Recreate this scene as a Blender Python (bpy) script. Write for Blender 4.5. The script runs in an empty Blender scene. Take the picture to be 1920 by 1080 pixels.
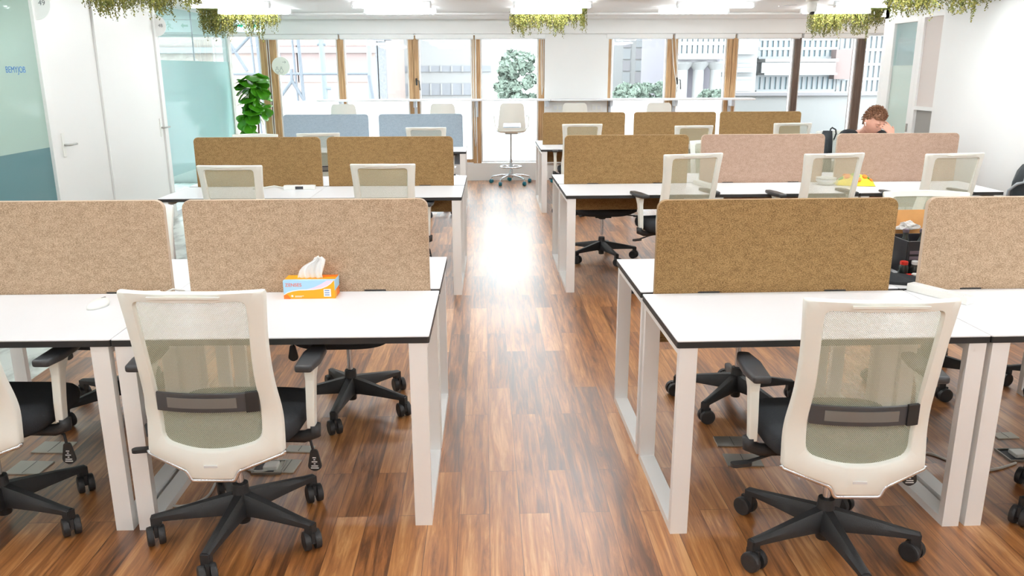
import bpy, bmesh, math, random
from mathutils import Vector, Matrix, noise
random.seed(7)
D = bpy.data
sc = bpy.context.scene
COL = sc.collection
PI = math.pi
def R(a): return math.radians(a)

# ------------------------------------------------------------------ camera, world, exposure
H = 1.6328
cd = D.cameras.new('camera'); cam = D.objects.new('camera', cd); COL.objects.link(cam)
cd.sensor_fit = 'HORIZONTAL'; cd.sensor_width = 36; cd.lens = 1522.27 / 1920 * 36
cd.clip_start = .05; cd.clip_end = 300
pit, yaw, rol = R(15.0697), R(1.8334), R(-.1777)
Fv = Vector((math.sin(yaw)*math.cos(pit), math.cos(yaw)*math.cos(pit), -math.sin(pit)))
Rv = Vector((math.cos(yaw), -math.sin(yaw), 0)); Uv = Rv.cross(Fv)
R2 = Rv*math.cos(rol) + Uv*math.sin(rol); U2 = -Rv*math.sin(rol) + Uv*math.cos(rol)
cam.matrix_world = Matrix(((R2.x, U2.x, -Fv.x, 0), (R2.y, U2.y, -Fv.y, 0), (R2.z, U2.z, -Fv.z, H), (0, 0, 0, 1)))
sc.camera = cam
sc.view_settings.view_transform = 'Standard'; sc.view_settings.look = 'None'
sc.view_settings.gamma = 1; sc.view_settings.use_curve_mapping = False
sc.view_settings.exposure = 0.55
LAMP = 43.0            # strength of every ceiling tube
SKY = 7.0              # overcast sky behind the windows
w = D.worlds.new('sky'); sc.world = w; w.use_nodes = True
bgn = w.node_tree.nodes['Background']; bgn.inputs[0].default_value = (.90, .95, 1, 1); bgn.inputs[1].default_value = SKY
try:
    sc.cycles.use_denoising = True; sc.cycles.use_light_tree = True; sc.cycles.max_bounces = 8; sc.cycles.transparent_max_bounces = 24
    sc.cycles.sample_clamp_indirect = 6; sc.cycles.caustics_reflective = False; sc.cycles.caustics_refractive = False
except Exception: pass

# ------------------------------------------------------------------ materials
def lin(c):
    return tuple(((x/255)/12.92 if x/255 <= .04045 else ((x/255+.055)/1.055)**2.4) for x in c) + (1,)
def base(name):
    m = D.materials.new(name); m.use_nodes = True
    nt = m.node_tree; return m, nt, nt.nodes['Principled BSDF'], nt.nodes['Material Output']
def mat(name, rgb, rough=.5, metal=0, spec=.5, noise_amt=0, noise_scale=40, bump=0, coat=0, emit=0):
    m, nt, b, o = base(name)
    c = lin(rgb)
    b.inputs['Base Color'].default_value = c; b.inputs['Roughness'].default_value = rough
    b.inputs['Metallic'].default_value = metal; b.inputs['Specular IOR Level'].default_value = spec
    b.inputs['Coat Weight'].default_value = coat
    if emit:
        b.inputs['Emission Color'].default_value = c; b.inputs['Emission Strength'].default_value = emit
    if noise_amt or bump:
        tc = nt.nodes.new('ShaderNodeTexCoord'); n = nt.nodes.new('ShaderNodeTexNoise'); n.inputs['Scale'].default_value = noise_scale
        n.inputs['Detail'].default_value = 4
        nt.links.new(tc.outputs['Object'], n.inputs['Vector'])
        if noise_amt:
            mx = nt.nodes.new('ShaderNodeMix'); mx.data_type = 'RGBA'
            k = 1 - noise_amt; mx.inputs[6].default_value = (c[0]*k, c[1]*k, c[2]*k, 1)
            k = 1 + noise_amt; mx.inputs[7].default_value = (min(1, c[0]*k), min(1, c[1]*k), min(1, c[2]*k), 1)
            nt.links.new(n.outputs['Fac'], mx.inputs[0]); nt.links.new(mx.outputs[2], b.inputs['Base Color'])
        if bump:
            bp = nt.nodes.new('ShaderNodeBump'); bp.inputs['Strength'].default_value = bump; bp.inputs['Distance'].default_value = .004
            nt.links.new(n.outputs['Fac'], bp.inputs['Height']); nt.links.new(bp.outputs[0], b.inputs['Normal'])
    return m

def felt(name, dark, light):
    m, nt, b, o = base(name)
    tc = nt.nodes.new('ShaderNodeTexCoord')
    mp = nt.nodes.new('ShaderNodeMapping'); mp.inputs['Scale'].default_value = (1, 1, 2.0)
    nt.links.new(tc.outputs['Object'], mp.inputs[0])
    n1 = nt.nodes.new('ShaderNodeTexNoise'); n1.inputs['Scale'].default_value = 170; n1.inputs['Detail'].default_value = 5; n1.inputs['Roughness'].default_value = .75
    n2 = nt.nodes.new('ShaderNodeTexNoise'); n2.inputs['Scale'].default_value = 28; n2.inputs['Detail'].default_value = 3
    nt.links.new(mp.outputs[0], n1.inputs[0]); nt.links.new(mp.outputs[0], n2.inputs[0])
    ad = nt.nodes.new('ShaderNodeMath'); ad.operation = 'MULTIPLY_ADD'; ad.inputs[1].default_value = .15
    nt.links.new(n2.outputs['Fac'], ad.inputs[0]); nt.links.new(n1.outputs['Fac'], ad.inputs[2])
    rp = nt.nodes.new('ShaderNodeValToRGB'); rp.color_ramp.elements[0].position = .45; rp.color_ramp.elements[1].position = .68
    rp.color_ramp.elements[0].color = lin(dark); rp.color_ramp.elements[1].color = lin(light)
    nt.links.new(ad.outputs[0], rp.inputs[0]); nt.links.new(rp.outputs[0], b.inputs['Base Color'])
    b.inputs['Roughness'].default_value = .95; b.inputs['Specular IOR Level'].default_value = .1
    return m

def floor_wood():
    m, nt, b, o = base('vinyl_wood_planks')
    N = nt.nodes.new; Lk = nt.links.new
    tc = N('ShaderNodeTexCoord')
    mp = N('ShaderNodeMapping'); mp.inputs['Rotation'].default_value = (0, 0, PI/2)
    Lk(tc.outputs['Object'], mp.inputs[0])
    br = N('ShaderNodeTexBrick'); br.inputs['Scale'].default_value = 1
    br.inputs['Brick Width'].default_value = .92; br.inputs['Row Height'].default_value = .115
    br.inputs['Mortar Size'].default_value = .0012; br.inputs['Mortar Smooth'].default_value = .2; br.inputs['Bias'].default_value = 0
    br.inputs['Color1'].default_value = (0, 0, 0, 1); br.inputs['Color2'].default_value = (1, 1, 1, 1); br.inputs['Mortar'].default_value = (.3, .3, .3, 1)
    br.offset = .37; br.offset_frequency = 2
    Lk(mp.outputs[0], br.inputs['Vector'])
    # streaks along the planks, shifted per plank
    sv = N('ShaderNodeVectorMath'); sv.operation = 'MULTIPLY_ADD'; sv.inputs[1].default_value = (3, 7, 5)
    cx = N('ShaderNodeVectorMath'); cx.operation = 'MULTIPLY'; cx.inputs[1].default_value = (30, 2.0, 1)
    Lk(tc.outputs['Object'], cx.inputs[0]); Lk(br.outputs['Color'], sv.inputs[0]); Lk(cx.outputs[0], sv.inputs[2])
    n1 = N('ShaderNodeTexNoise'); n1.inputs['Scale'].default_value = 1.0; n1.inputs['Detail'].default_value = 7; n1.inputs['Roughness'].default_value = .68; n1.inputs['Distortion'].default_value = .6
    Lk(sv.outputs[0], n1.inputs[0])
    cy = N('ShaderNodeVectorMath'); cy.operation = 'MULTIPLY'; cy.inputs[1].default_value = (120, 5, 1)
    Lk(tc.outputs['Object'], cy.inputs[0])
    n2 = N('ShaderNodeTexNoise'); n2.inputs['Scale'].default_value = 1; n2.inputs['Detail'].default_value = 4
    Lk(cy.outputs[0], n2.inputs[0])
    n3 = N('ShaderNodeTexNoise'); n3.inputs['Scale'].default_value = .8; n3.inputs['Detail'].default_value = 2
    Lk(tc.outputs['Object'], n3.inputs[0])
    a = N('ShaderNodeMath'); a.operation = 'MULTIPLY_ADD'; a.inputs[1].default_value = .22; Lk(br.outputs['Color'], a.inputs[0]); Lk(n1.outputs['Fac'], a.inputs[2])
    a2 = N('ShaderNodeMath'); a2.operation = 'MULTIPLY_ADD'; a2.inputs[1].default_value = .22; Lk(n2.outputs['Fac'], a2.inputs[0]); Lk(a.outputs[0], a2.inputs[2])
    rp = N('ShaderNodeValToRGB'); e = rp.color_ramp.elements
    e[0].position = .44; e[0].color = lin((60, 34, 18)); e[1].position = .95; e[1].color = lin((214, 160, 104))
    k = e.new(.58); k.color = lin((106, 62, 30)); k = e.new(.70); k.color = lin((154, 96, 48)); k = e.new(.82); k.color = lin((186, 124, 68))
    Lk(a2.outputs[0], rp.inputs[0])
    mx = N('ShaderNodeMix'); mx.data_type = 'RGBA'; mx.blend_type = 'MULTIPLY'; mx.inputs[7].default_value = (.35, .28, .25, 1)
    Lk(br.outputs['Fac'], mx.inputs[0]); Lk(rp.outputs[0], mx.inputs[6]); Lk(mx.outputs[2], b.inputs['Base Color'])
    b.inputs['Roughness'].default_value = .36
    rr = N('ShaderNodeMapRange'); rr.inputs[3].default_value = .26; rr.inputs[4].default_value = .46; Lk(n3.outputs['Fac'], rr.inputs[0]); Lk(rr.outputs[0], b.inputs['Roughness'])
    b.inputs['Coat Weight'].default_value = 1.0; b.inputs['Coat Roughness'].default_value = .38; b.inputs['Coat IOR'].default_value = 1.55
    bp = N('ShaderNodeBump'); bp.inputs['Strength'].default_value = .12; bp.inputs['Distance'].default_value = .003
    Lk(a2.outputs[0], bp.inputs['Height']); Lk(bp.outputs[0], b.inputs['Normal'])
    return m

def stone_vinyl():
    m, nt, b, o = base('pale_stone_vinyl')
    N = nt.nodes.new; Lk = nt.links.new
    tc = N('ShaderNodeTexCoord'); mp = N('ShaderNodeMapping'); mp.inputs['Scale'].default_value = (2.4, 1, 1); Lk(tc.outputs['Object'], mp.inputs[0])
    n = N('ShaderNodeTexNoise'); n.inputs['Scale'].default_value = 2.2; n.inputs['Detail'].default_value = 8; n.inputs['Distortion'].default_value = 1.2
    Lk(mp.outputs[0], n.inputs[0])
    rp = N('ShaderNodeValToRGB'); e = rp.color_ramp.elements
    e[0].position = .36; e[0].color = lin((150, 152, 146)); e[1].position = .55; e[1].color = lin((214, 218, 212))
    Lk(n.outputs['Fac'], rp.inputs[0]); Lk(rp.outputs[0], b.inputs['Base Color']); b.inputs['Roughness'].default_value = .4
    return m

def mesh_fabric(name, rgb, opacity, pitch=.0052):
    m, nt, b, o = base(name)
    N = nt.nodes.new; Lk = nt.links.new
    uv = N('ShaderNodeUVMap'); uv.uv_map = 'UVMap'
    sx = N('ShaderNodeSeparateXYZ'); Lk(uv.outputs[0], sx.inputs[0])
    def sn(op_in, k):
        a = N('ShaderNodeMath'); a.operation = 'MULTIPLY'; a.inputs[1].default_value = k; Lk(op_in, a.inputs[0])
        s = N('ShaderNodeMath'); s.operation = 'SINE'; Lk(a.outputs[0], s.inputs[0]); return s
    s1 = sn(sx.outputs[0], 2*PI/pitch); s2 = sn(sx.outputs[1], 2*PI/pitch)
    pr = N('ShaderNodeMath'); pr.operation = 'MULTIPLY'; Lk(s1.outputs[0], pr.inputs[0]); Lk(s2.outputs[0], pr.inputs[1])
    mr = N('ShaderNodeMapRange'); mr.inputs[1].default_value = -.35; mr.inputs[2].default_value = .35
    mr.inputs[3].default_value = max(0, opacity - .26); mr.inputs[4].default_value = min(1, opacity + .26)
    Lk(pr.outputs[0], mr.inputs[0])
    b.inputs['Base Color'].default_value = lin(rgb); b.inputs['Roughness'].default_value = .8; b.inputs['Specular IOR Level'].default_value = .2
    t = N('ShaderNodeBsdfTransparent'); mx = N('ShaderNodeMixShader')
    Lk(mr.outputs[0], mx.inputs[0]); Lk(t.outputs[0], mx.inputs[1]); Lk(b.outputs[0], mx.inputs[2]); Lk(mx.outputs[0], o.inputs[0])
    return m

def front_only(nt, sock):               # reflect on the outer faces only, so a thin pane does not trap light
    ge = nt.nodes.new('ShaderNodeNewGeometry'); sb = nt.nodes.new('ShaderNodeMath'); sb.operation = 'SUBTRACT'; sb.inputs[0].default_value = 1
    ml = nt.nodes.new('ShaderNodeMath'); ml.operation = 'MULTIPLY'; nt.links.new(ge.outputs['Backfacing'], sb.inputs[1])
    nt.links.new(sock, ml.inputs[0]); nt.links.new(sb.outputs[0], ml.inputs[1]); return ml.outputs[0]
def clear_glass(name, tint=(250, 253, 252), refl=.5):
    m, nt, b, o = base(name)
    N = nt.nodes.new; Lk = nt.links.new
    t = N('ShaderNodeBsdfTransparent'); t.inputs[0].default_value = lin(tint)
    g = N('ShaderNodeBsdfGlossy'); g.inputs['Roughness'].default_value = .02
    f = N('ShaderNodeFresnel'); f.inputs[0].default_value = 1.45
    mu = N('ShaderNodeMath'); mu.operation = 'MULTIPLY'; mu.inputs[1].default_value = refl*2; mu.use_clamp = True; Lk(f.outputs[0], mu.inputs[0])
    mx = N('ShaderNodeMixShader'); Lk(front_only(nt, mu.outputs[0]), mx.inputs[0]); Lk(t.outputs[0], mx.inputs[1]); Lk(g.outputs[0], mx.inputs[2]); Lk(mx.outputs[0], o.inputs[0])
    return m

def frosted(name, rgb, see=.1, tr=.5, gloss=.06):
    m, nt, b, o = base(name)
    N = nt.nodes.new; Lk = nt.links.new
    d = N('ShaderNodeBsdfDiffuse'); d.inputs[0].default_value = lin(rgb)
    tl = N('ShaderNodeBsdfTranslucent'); tl.inputs[0].default_value = lin(rgb)
    t = N('ShaderNodeBsdfTransparent'); t.inputs[0].default_value = lin(rgb)
    g = N('ShaderNodeBsdfGlossy'); g.inputs['Roughness'].default_value = .04
    m1 = N('ShaderNodeMixShader'); m1.inputs[0].default_value = tr; Lk(d.outputs[0], m1.inputs[1]); Lk(tl.outputs[0], m1.inputs[2])
    m2 = N('ShaderNodeMixShader'); m2.inputs[0].default_value = see; Lk(m1.outputs[0], m2.inputs[1]); Lk(t.outputs[0], m2.inputs[2])
    m3 = N('ShaderNodeMixShader'); fr = N('ShaderNodeFresnel'); fr.inputs[0].default_value = 1.35; fm_ = N('ShaderNodeMath'); fm_.operation = 'MULTIPLY'; fm_.inputs[1].default_value = gloss*10; fm_.use_clamp = True; Lk(fr.outputs[0], fm_.inputs[0]); Lk(front_only(nt, fm_.outputs[0]), m3.inputs[0]); Lk(m2.outputs[0], m3.inputs[1]); Lk(g.outputs[0], m3.inputs[2])
    Lk(m3.outputs[0], o.inputs[0])
    return m

def wood(name, a, c, rough=.5):
    m, nt, b, o = base(name)
    N = nt.nodes.new; Lk = nt.links.new
    tc = N('ShaderNodeTexCoord'); mp = N('ShaderNodeMapping'); mp.inputs['Scale'].default_value = (90, 90, 3); Lk(tc.outputs['Object'], mp.inputs[0])
    n = N('ShaderNodeTexNoise'); n.inputs['Scale'].default_value = 1; n.inputs['Detail'].default_value = 4; Lk(mp.outputs[0], n.inputs[0])
    rp = N('ShaderNodeValToRGB'); rp.color_ramp.elements[0].position = .35; rp.color_ramp.elements[1].position = .65
    rp.color_ramp.elements[0].color = lin(a); rp.color_ramp.elements[1].color = lin(c)
    Lk(n.outputs['Fac'], rp.inputs[0]); Lk(rp.outputs[0], b.inputs['Base Color']); b.inputs['Roughness'].default_value = rough
    return m

M = dict(
    wall=mat('white_wall_paint', (240, 240, 238), .7, noise_amt=.015, noise_scale=3),
    ceil=mat('white_ceiling_paint', (238, 238, 237), .8),
    door=mat('white_door_laminate', (240, 239, 236), .45),
    alu=mat('white_aluminium', (232, 234, 235), .4),
    greyalu=mat('grey_aluminium', (190, 194, 200), .4, .3),
    top=mat('white_laminate', (240, 241, 244), .38, noise_amt=.01, noise_scale=6),
    edge=mat('black_edge_band', (38, 38, 38), .5),
    wsteel=mat('white_powder_coated_steel', (250, 250, 248), .4),
    cream=mat('cream_plastic', (244, 246, 238), .42),
    creamd=mat('cream_plastic_shell', (240, 240, 232), .45),
    black=mat('black_plastic', (42, 42, 43), .5, noise_amt=.2, noise_scale=300, bump=.25),
    pad=mat('black_soft_plastic', (56, 57, 59), .42),
    fab=mat('black_fabric', (56, 58, 61), .95, noise_amt=.45, noise_scale=420, bump=.3, spec=.15),
    lumbar=mat('smoked_plastic', (70, 70, 72), .3),
    lumbarl=mat('smoked_plastic_window', (118, 116, 112), .3),
    chrome=mat('chrome', (215, 218, 222), .15, 1),
    steel=mat('brushed_steel', (176, 174, 170), .35, .9),
    mesh=mesh_fabric('grey_green_mesh_fabric', (204, 208, 186), .58, .0062),
    feltl=felt('beige_felt', (132, 107, 82), (206, 180, 153)),
    feltp=felt('pinkish_beige_felt', (148, 118, 100), (196, 168, 150)),
    feltb=felt('brown_felt', (96, 72, 42), (172, 138, 94)),
    feltg=felt('grey_blue_felt', (134, 148, 158), (168, 180, 190)),
    tel=mat('pale_felt_edge', (196, 174, 152), .9), teb=mat('brown_felt_edge', (160, 130, 94), .9), teg=mat('grey_felt_edge', (166, 176, 184), .9),
    floor=floor_wood(), stone=stone_vinyl(),
    glass=clear_glass('clear_glass'), pglass=clear_glass('partition_glass', (236, 248, 248), .6),
    teal=frosted('teal_frosted_film', (206, 232, 232), .06, .36, .05),
    mint=frosted('mint_frosted_film', (206, 228, 218), .05, .35, .06),
    dteal=frosted('dim_room_teal_glass', (140, 178, 182), .25, .25, .05),  # stands for clear glass; the dark room beyond is put into the tint
    white_film=frosted('white_frosted_film', (250, 252, 253), .22, .82, .02),
    mdoor=frosted('pale_green_frosted_film', (232, 244, 238), .05, .4, .06),
    wood=wood('oak_window_wood', (156, 114, 72), (204, 166, 120)),
    shaded_wood=wood('shaded_window_wood', (72, 56, 46), (108, 88, 74)),  # same wood as the other posts, with their shaded look put into the colour
    teal_wheel=mat('teal_rubber', (30, 120, 140), .4),
    cushion=mat('blue_grey_fabric', (112, 126, 142), .9, noise_amt=.15, noise_scale=200),
    leaf=mat('glossy_green_leaf', (74, 148, 28), .25, noise_amt=.5, noise_scale=7),
    stem=mat('brown_stem', (92, 70, 52), .8),
    pot=mat('white_ceramic', (230, 230, 228), .35), soil=mat('soil', (60, 44, 32), .95),
    moss=mat('yellow_green_moss', (120, 114, 50), .8, noise_amt=.35, noise_scale=30), mossd=mat('olive_moss', (92, 98, 38), .8),
    paper=mat('white_paper', (244, 243, 240), .8), tissue=mat('white_tissue', (250, 249, 246), .9),
    ctn=mat('orange_card', (250, 170, 20), .5), ctno=mat('deep_orange_card', (240, 120, 24), .5), ctnb=mat('light_blue_card', (172, 214, 240), .5),
    ctnp=mat('pink_card', (240, 214, 232), .5), red=mat('red_print', (236, 110, 90), .5), redd=mat('red_plastic', (220, 50, 36), .4),
    grey=mat('grey_print', (120, 122, 124), .6), dark=mat('dark_print', (60, 62, 66), .6), blue=mat('blue_print', (44, 116, 180), .5),
    green=mat('green_print', (20, 160, 120), .5), wplast=mat('white_plastic', (240, 240, 234), .4),
    card=mat('brown_cardboard', (214, 158, 96), .8, noise_amt=.08), crate=mat('black_crate', (34, 32, 36), .5),
    bottle=mat('dark_bottle', (40, 46, 44), .2), label=mat('plum_label', (98, 84, 92), .6),
    yellow=mat('yellow_wrapper', (236, 214, 50), .35, noise_amt=.08, noise_scale=14), yo=mat('orange_spot', (236, 130, 30), .4), yg=mat('green_spot', (90, 160, 50), .4),
    skin=mat('skin', (214, 160, 138), .5, noise_amt=.06, noise_scale=60), hair=mat('auburn_hair', (120, 80, 54), .6, noise_amt=.55, noise_scale=120, bump=.6),
    tee=mat('black_cotton', (34, 35, 38), .9), jeans=mat('dark_denim', (46, 52, 66), .9), shoe=mat('dark_shoe', (40, 40, 42), .6), lip=mat('lip', (190, 112, 100), .5),
    bag=mat('charcoal_nylon', (52, 58, 62), .6, noise_amt=.3, noise_scale=60), strap=mat('pale_webbing', (186, 194, 202), .7),
    signw=mat('lit_sign_face', (226, 246, 250), .4, emit=.9), signg=mat('lit_sign_green', (30, 180, 140), .4, emit=.5),
    cable=mat('white_cable', (216, 212, 204), .5), plate=mat('pale_floor_box_lid', (206, 204, 192), .45), platem=mat('steel_floor_box_lid', (150, 146, 138), .32, .8),
)
mt, nt, b, o = base('lamp_tube')
for n_ in ('Base Color', 'Emission Color'): b.inputs[n_].default_value = (.93, .98, 1, 1)
b.inputs['Emission Strength'].default_value = LAMP
M['tube'] = mt

# ------------------------------------------------------------------ mesh helpers
class MB:
    def __init__(s): s.v = []; s.f = []; s.m = []; s.uv = None
    def add(s, vs, fs, mi=0, T=None):
        k = len(s.v)
        for v in vs:
            v = Vector(v); s.v.append(T @ v if T else v)
        for f in fs: s.f.append([i + k for i in f]); s.m.append(mi)
        return s
    def box(s, x0, x1, y0, y1, z0, z1, mi=0, T=None):
        vs = [(x, y, z) for x in (x0, x1) for y in (y0, y1) for z in (z0, z1)]
        return s.add(vs, [(0, 1, 3, 2), (4, 6, 7, 5), (0, 4, 5, 1), (2, 3, 7, 6), (0, 2, 6, 4), (1, 5, 7, 3)], mi, T)
    def rings(s, rings, mi=0, cap=True, T=None, closed=False):
        n = len(rings[0]); vs = [p for r in rings for p in r]; fs = []
        m = len(rings)
        for i in range(m if closed else m-1):
            j2 = (i+1) % m
            for j in range(n):
                fs.append((i*n+j, i*n+(j+1) % n, j2*n+(j+1) % n, j2*n+j))
        if cap and not closed:
            fs.append(tuple(reversed(range(n)))); fs.append(tuple((m-1)*n+j for j in range(n)))
        return s.add(vs, fs, mi, T)
    def lathe(s, prof, n=20, mi=0, T=None):
        return s.rings([[(r*math.cos(2*PI*j/n), r*math.sin(2*PI*j/n), z) for j in range(n)] for r, z in prof], mi, True, T)
    def cyl(s, p0, p1, r0, r1=None, n=14, mi=0):
        r1 = r0 if r1 is None else r1
        p0 = Vector(p0); p1 = Vector(p1); d = (p1-p0)
        q = d.to_track_quat('Z', 'Y').to_matrix().to_4x4(); T = Matrix.Translation(p0) @ q
        return s.lathe([(r0, 0), (r1, d.length)], n, mi, T)
    def tube(s, pts, r, n=8, mi=0):
        pts = [Vector(p) for p in pts]; rings = []
        up = Vector((0, 0, 1)); prev = None
        for i, p in enumerate(pts):
            t = (pts[min(i+1, len(pts)-1)] - pts[max(i-1, 0)]).normalized()
            a = prev if prev is not None else (up if abs(t.z) < .9 else Vector((1, 0, 0)))
            a = (a - t*a.dot(t)).normalized(); prev = a; c = t.cross(a)
            rr = r[i] if isinstance(r, (list, tuple)) else r
            rings.append([p + (a*math.cos(2*PI*j/n) + c*math.sin(2*PI*j/n))*rr for j in range(n)])
        return s.rings(rings, mi)
    def prism(s, outline, z0, z1, mi=0, T=None):
        return s.rings([[(x, y, z0) for x, y in outline], [(x, y, z1) for x, y in outline]], mi, True, T)
    def obj(s, name, mats, parent=None, smooth=False, bevel=0, seg=2, loc=None, rot=None):
        me = D.meshes.new(name); me.from_pydata([tuple(v) for v in s.v], [], s.f); 
        if not isinstance(mats, (list, tuple)): mats = [mats]
        for m_ in mats: me.materials.append(m_)
        for p, mi in zip(me.polygons, s.m): p.material_index = mi
        bm = bmesh.new(); bm.from_mesh(me)
        bmesh.ops.recalc_face_normals(bm, faces=bm.faces)
        if bevel:
            es = [e for e in bm.edges if len(e.link_faces) == 2 and e.calc_face_angle(0) > .6]
            bmesh.ops.bevel(bm, geom=es, offset=bevel, segments=seg, profile=.6, affect='EDGES', clamp_overlap=True)
        bm.to_mesh(me); bm.free()
        if smooth:
            for p in me.polygons: p.use_smooth = True
            if smooth == 'auto':
                me.set_sharp_from_angle(angle=R(38))
        o = D.objects.new(name, me); COL.objects.link(o)
        if parent: o.parent = parent
        if loc: o.location = loc
        if rot is not None: o.rotation_euler = rot
        return o
def rrect(w_, h_, r, n=6, cx=0, cy=0):
    pts = []
    for qx, qy, a0 in ((1, 1, 0), (-1, 1, 90), (-1, -1, 180), (1, -1, 270)):
        for k in range(n+1):
            a = R(a0 + 90*k/n); pts.append((cx + qx*(w_/2-r) + r*math.cos(a), cy + qy*(h_/2-r) + r*math.sin(a)))
    return pts
def thing(name, label, cat, loc=(0, 0, 0), rz=0, group=None):
    o = D.objects.new(name, None); COL.objects.link(o); o.empty_display_size = .1
    o.location = loc; o.rotation_euler = (0, 0, rz); o['label'] = label; o['category'] = cat
    if group: o['group'] = group
    return o
def tag(o, label, cat, group=None, kind=None):
    o['label'] = label; o['category'] = cat
    if group: o['group'] = group
    if kind: o['kind'] = kind
    return o
def struct(name, mb, m, parent=None, **k):
    o = mb.obj(name, m, parent, **k)
    if not parent: o['kind'] = 'structure'
    return o
def sroot(name, loc=(0, 0, 0)):
    o = D.objects.new(name, None); COL.objects.link(o); o.location = loc; o['kind'] = 'structure'; return o
def dup(root, loc, rz, label, group=None, name=None):
    r = root.copy(); COL.objects.link(r); r.location = loc; r.rotation_euler = (0, 0, rz); r['label'] = label
    if group: r['group'] = group
    for ch in root.children:
        c = ch.copy(); COL.objects.link(c); c.parent = r
        for g in ch.children:
            q = g.copy(); COL.objects.link(q); q.parent = c
    return r
def text_mesh(body, size, name, m, parent, loc, rot, extr=.0006, align='CENTER'):
    cu = D.curves.new(name, 'FONT'); cu.body = body; cu.size = size; cu.extrude = extr; cu.align_x = align; cu.align_y = 'CENTER'
    t = D.objects.new(name+'_src', cu); COL.objects.link(t)
    dg = bpy.context.evaluated_depsgraph_get(); me = D.meshes.new_from_object(t.evaluated_get(dg))
    D.objects.remove(t); me.materials.clear(); me.materials.append(m); me.name = name
    o = D.objects.new(name, me); COL.objects.link(o)
    if parent: o.parent = parent
    o.location = loc; o.rotation_euler = rot
    return o
def vx(px, Y): return (px-908)/1576*Y           # metres across at distance Y
def vz(py, Y): return H + (130-py)/1632*Y       # height at distance Y

# ------------------------------------------------------------------ room shell
CE = 2.33; XL = -3.6; XR = 4.2; YW = 12.45
struct('floor', MB().box(-2.5, 6.6, -2.6, 12.6, -.1, 0), M['floor'])
struct('floor_stone_aisle', MB().box(-7.2, -2.5, -2.6, 12.6, -.1, 0), M['stone'])
struct('ceiling', MB().box(-7.2, 6.6, -2.6, 12.6, CE, CE+.1), M['ceil'])
struct('wall_back', MB().box(-7.2, 6.6, -2.7, -2.6, 0, CE), M['wall'])
struct('wall_outer_left', MB().box(-7.2, -7.1, -2.6, 12.6, 0, CE), M['wall'])
struct('wall_left', MB().box(XL-.08, XL, -2.6, 4.6, 0, CE), M['wall'])
struct('wall_office_divider', MB().box(-7.1, XL-.08, 8.08, 8.18, 0, CE), M['wall'])
struct('wall_right', MB().box(XR, XR+.1, -2.6, 7.64, 0, CE), M['wall'])
struct('wall_outer_right', MB().box(6.5, 6.6, -2.6, 12.6, 0, CE), M['wall'])
struct('wall_right_return', MB().box(XR, 6.5, 8.72, 8.8, 0, CE), M['wall'])
struct('wall_right_header', MB().box(XR, XR+.1, 7.64, 8.8, 2.13, CE), M['wall'])
struct('wall_window_beam', MB().box(-7.1, 6.5, 12.2, 12.6, 2.13, CE), M['wall'])
struct('wall_window_plinth', MB().box(-7.1, 6.5, 12.38, 12.6, 0, .26), M['wall'])
struct('wall_window_pillar', MB().box(.885, 1.82, 12.32, 12.6, .26, 2.13), M['wall'], bevel=.004)
for k, (y, z) in enumerate(((8.35, CE-.02), (10.75, CE-.02))):
    struct('trim_conduit_%d' % (k+1), MB().cyl((-3.5, y, z), (6.4, y, z), .014, n=8), M['ceil'], smooth='auto')
struct('trim_ceiling_duct', MB().box(-3.55, 1.45, 10.9, 11.5, CE-.035, CE-.001), M['ceil'])

# windows: (left, right) edges of the glass; wooden posts between them
wins = [(-6.9, -3.25), (-3.02, -2.14), (-2.05, -1.11), (-.965, -.18), (-.06, .80), (1.87, 2.70), (2.85, 3.59), (3.745, 4.60), (4.69, 5.54), (5.66, 6.45)]
for i, (a, c) in enumerate(wins):
    wr = sroot('window_%d' % (i+1), (0, YW, 0))
    mb = MB(); t = .022
    z0 = .27
    mb.box(a, a+t, -.03, .03, z0, 2.13).box(c-t, c, -.03, .03, z0, 2.13).box(a+t, c-t, -.03, .03, 2.10, 2.13).box(a+t, c-t, -.03, .03, z0, z0+t)
    mb.obj('window_frame', M['alu'], wr)
    MB().box(a+t, c-t, -.003, .003, z0+t, 2.10).obj('glass_pane', M['glass'], wr)
    if 1 <= i <= 6:
        MB().box(a+t, c-t, -.008, -.004, z0+t, 1.19).obj('frosted_film', M['white_film'], wr)
posts = [(-3.25, -3.145, 0), (-3.125, -3.02, 0), (-2.14, -2.05, 0), (-1.11, -1.045, 0), (-1.04, -.965, 0), (-.18, -.125, 0), (-.12, -.06, 0), (.80, .885, 2),
         (1.82, 1.87, 0), (2.70, 2.775, 0), (2.78, 2.85, 0), (3.59, 3.665, 1), (3.67, 3.745, 1), (4.60, 4.69, 3), (5.54, 5.66, 3)]
for i, (a, c, k) in enumerate(posts):
    m_ = [M['wood'], M['wood'], M['wood'], M['shaded_wood']][k]
    struct('trim_window_post_%d' % (i+1), MB().box(a, c, 12.385, 12.56, .26, 2.12), m_, bevel=.004)
struct('trim_window_sill_rail', MB().box(-.965, -.18, 12.39, 12.43, .27, .32), M['wood'], bevel=.003)
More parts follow.
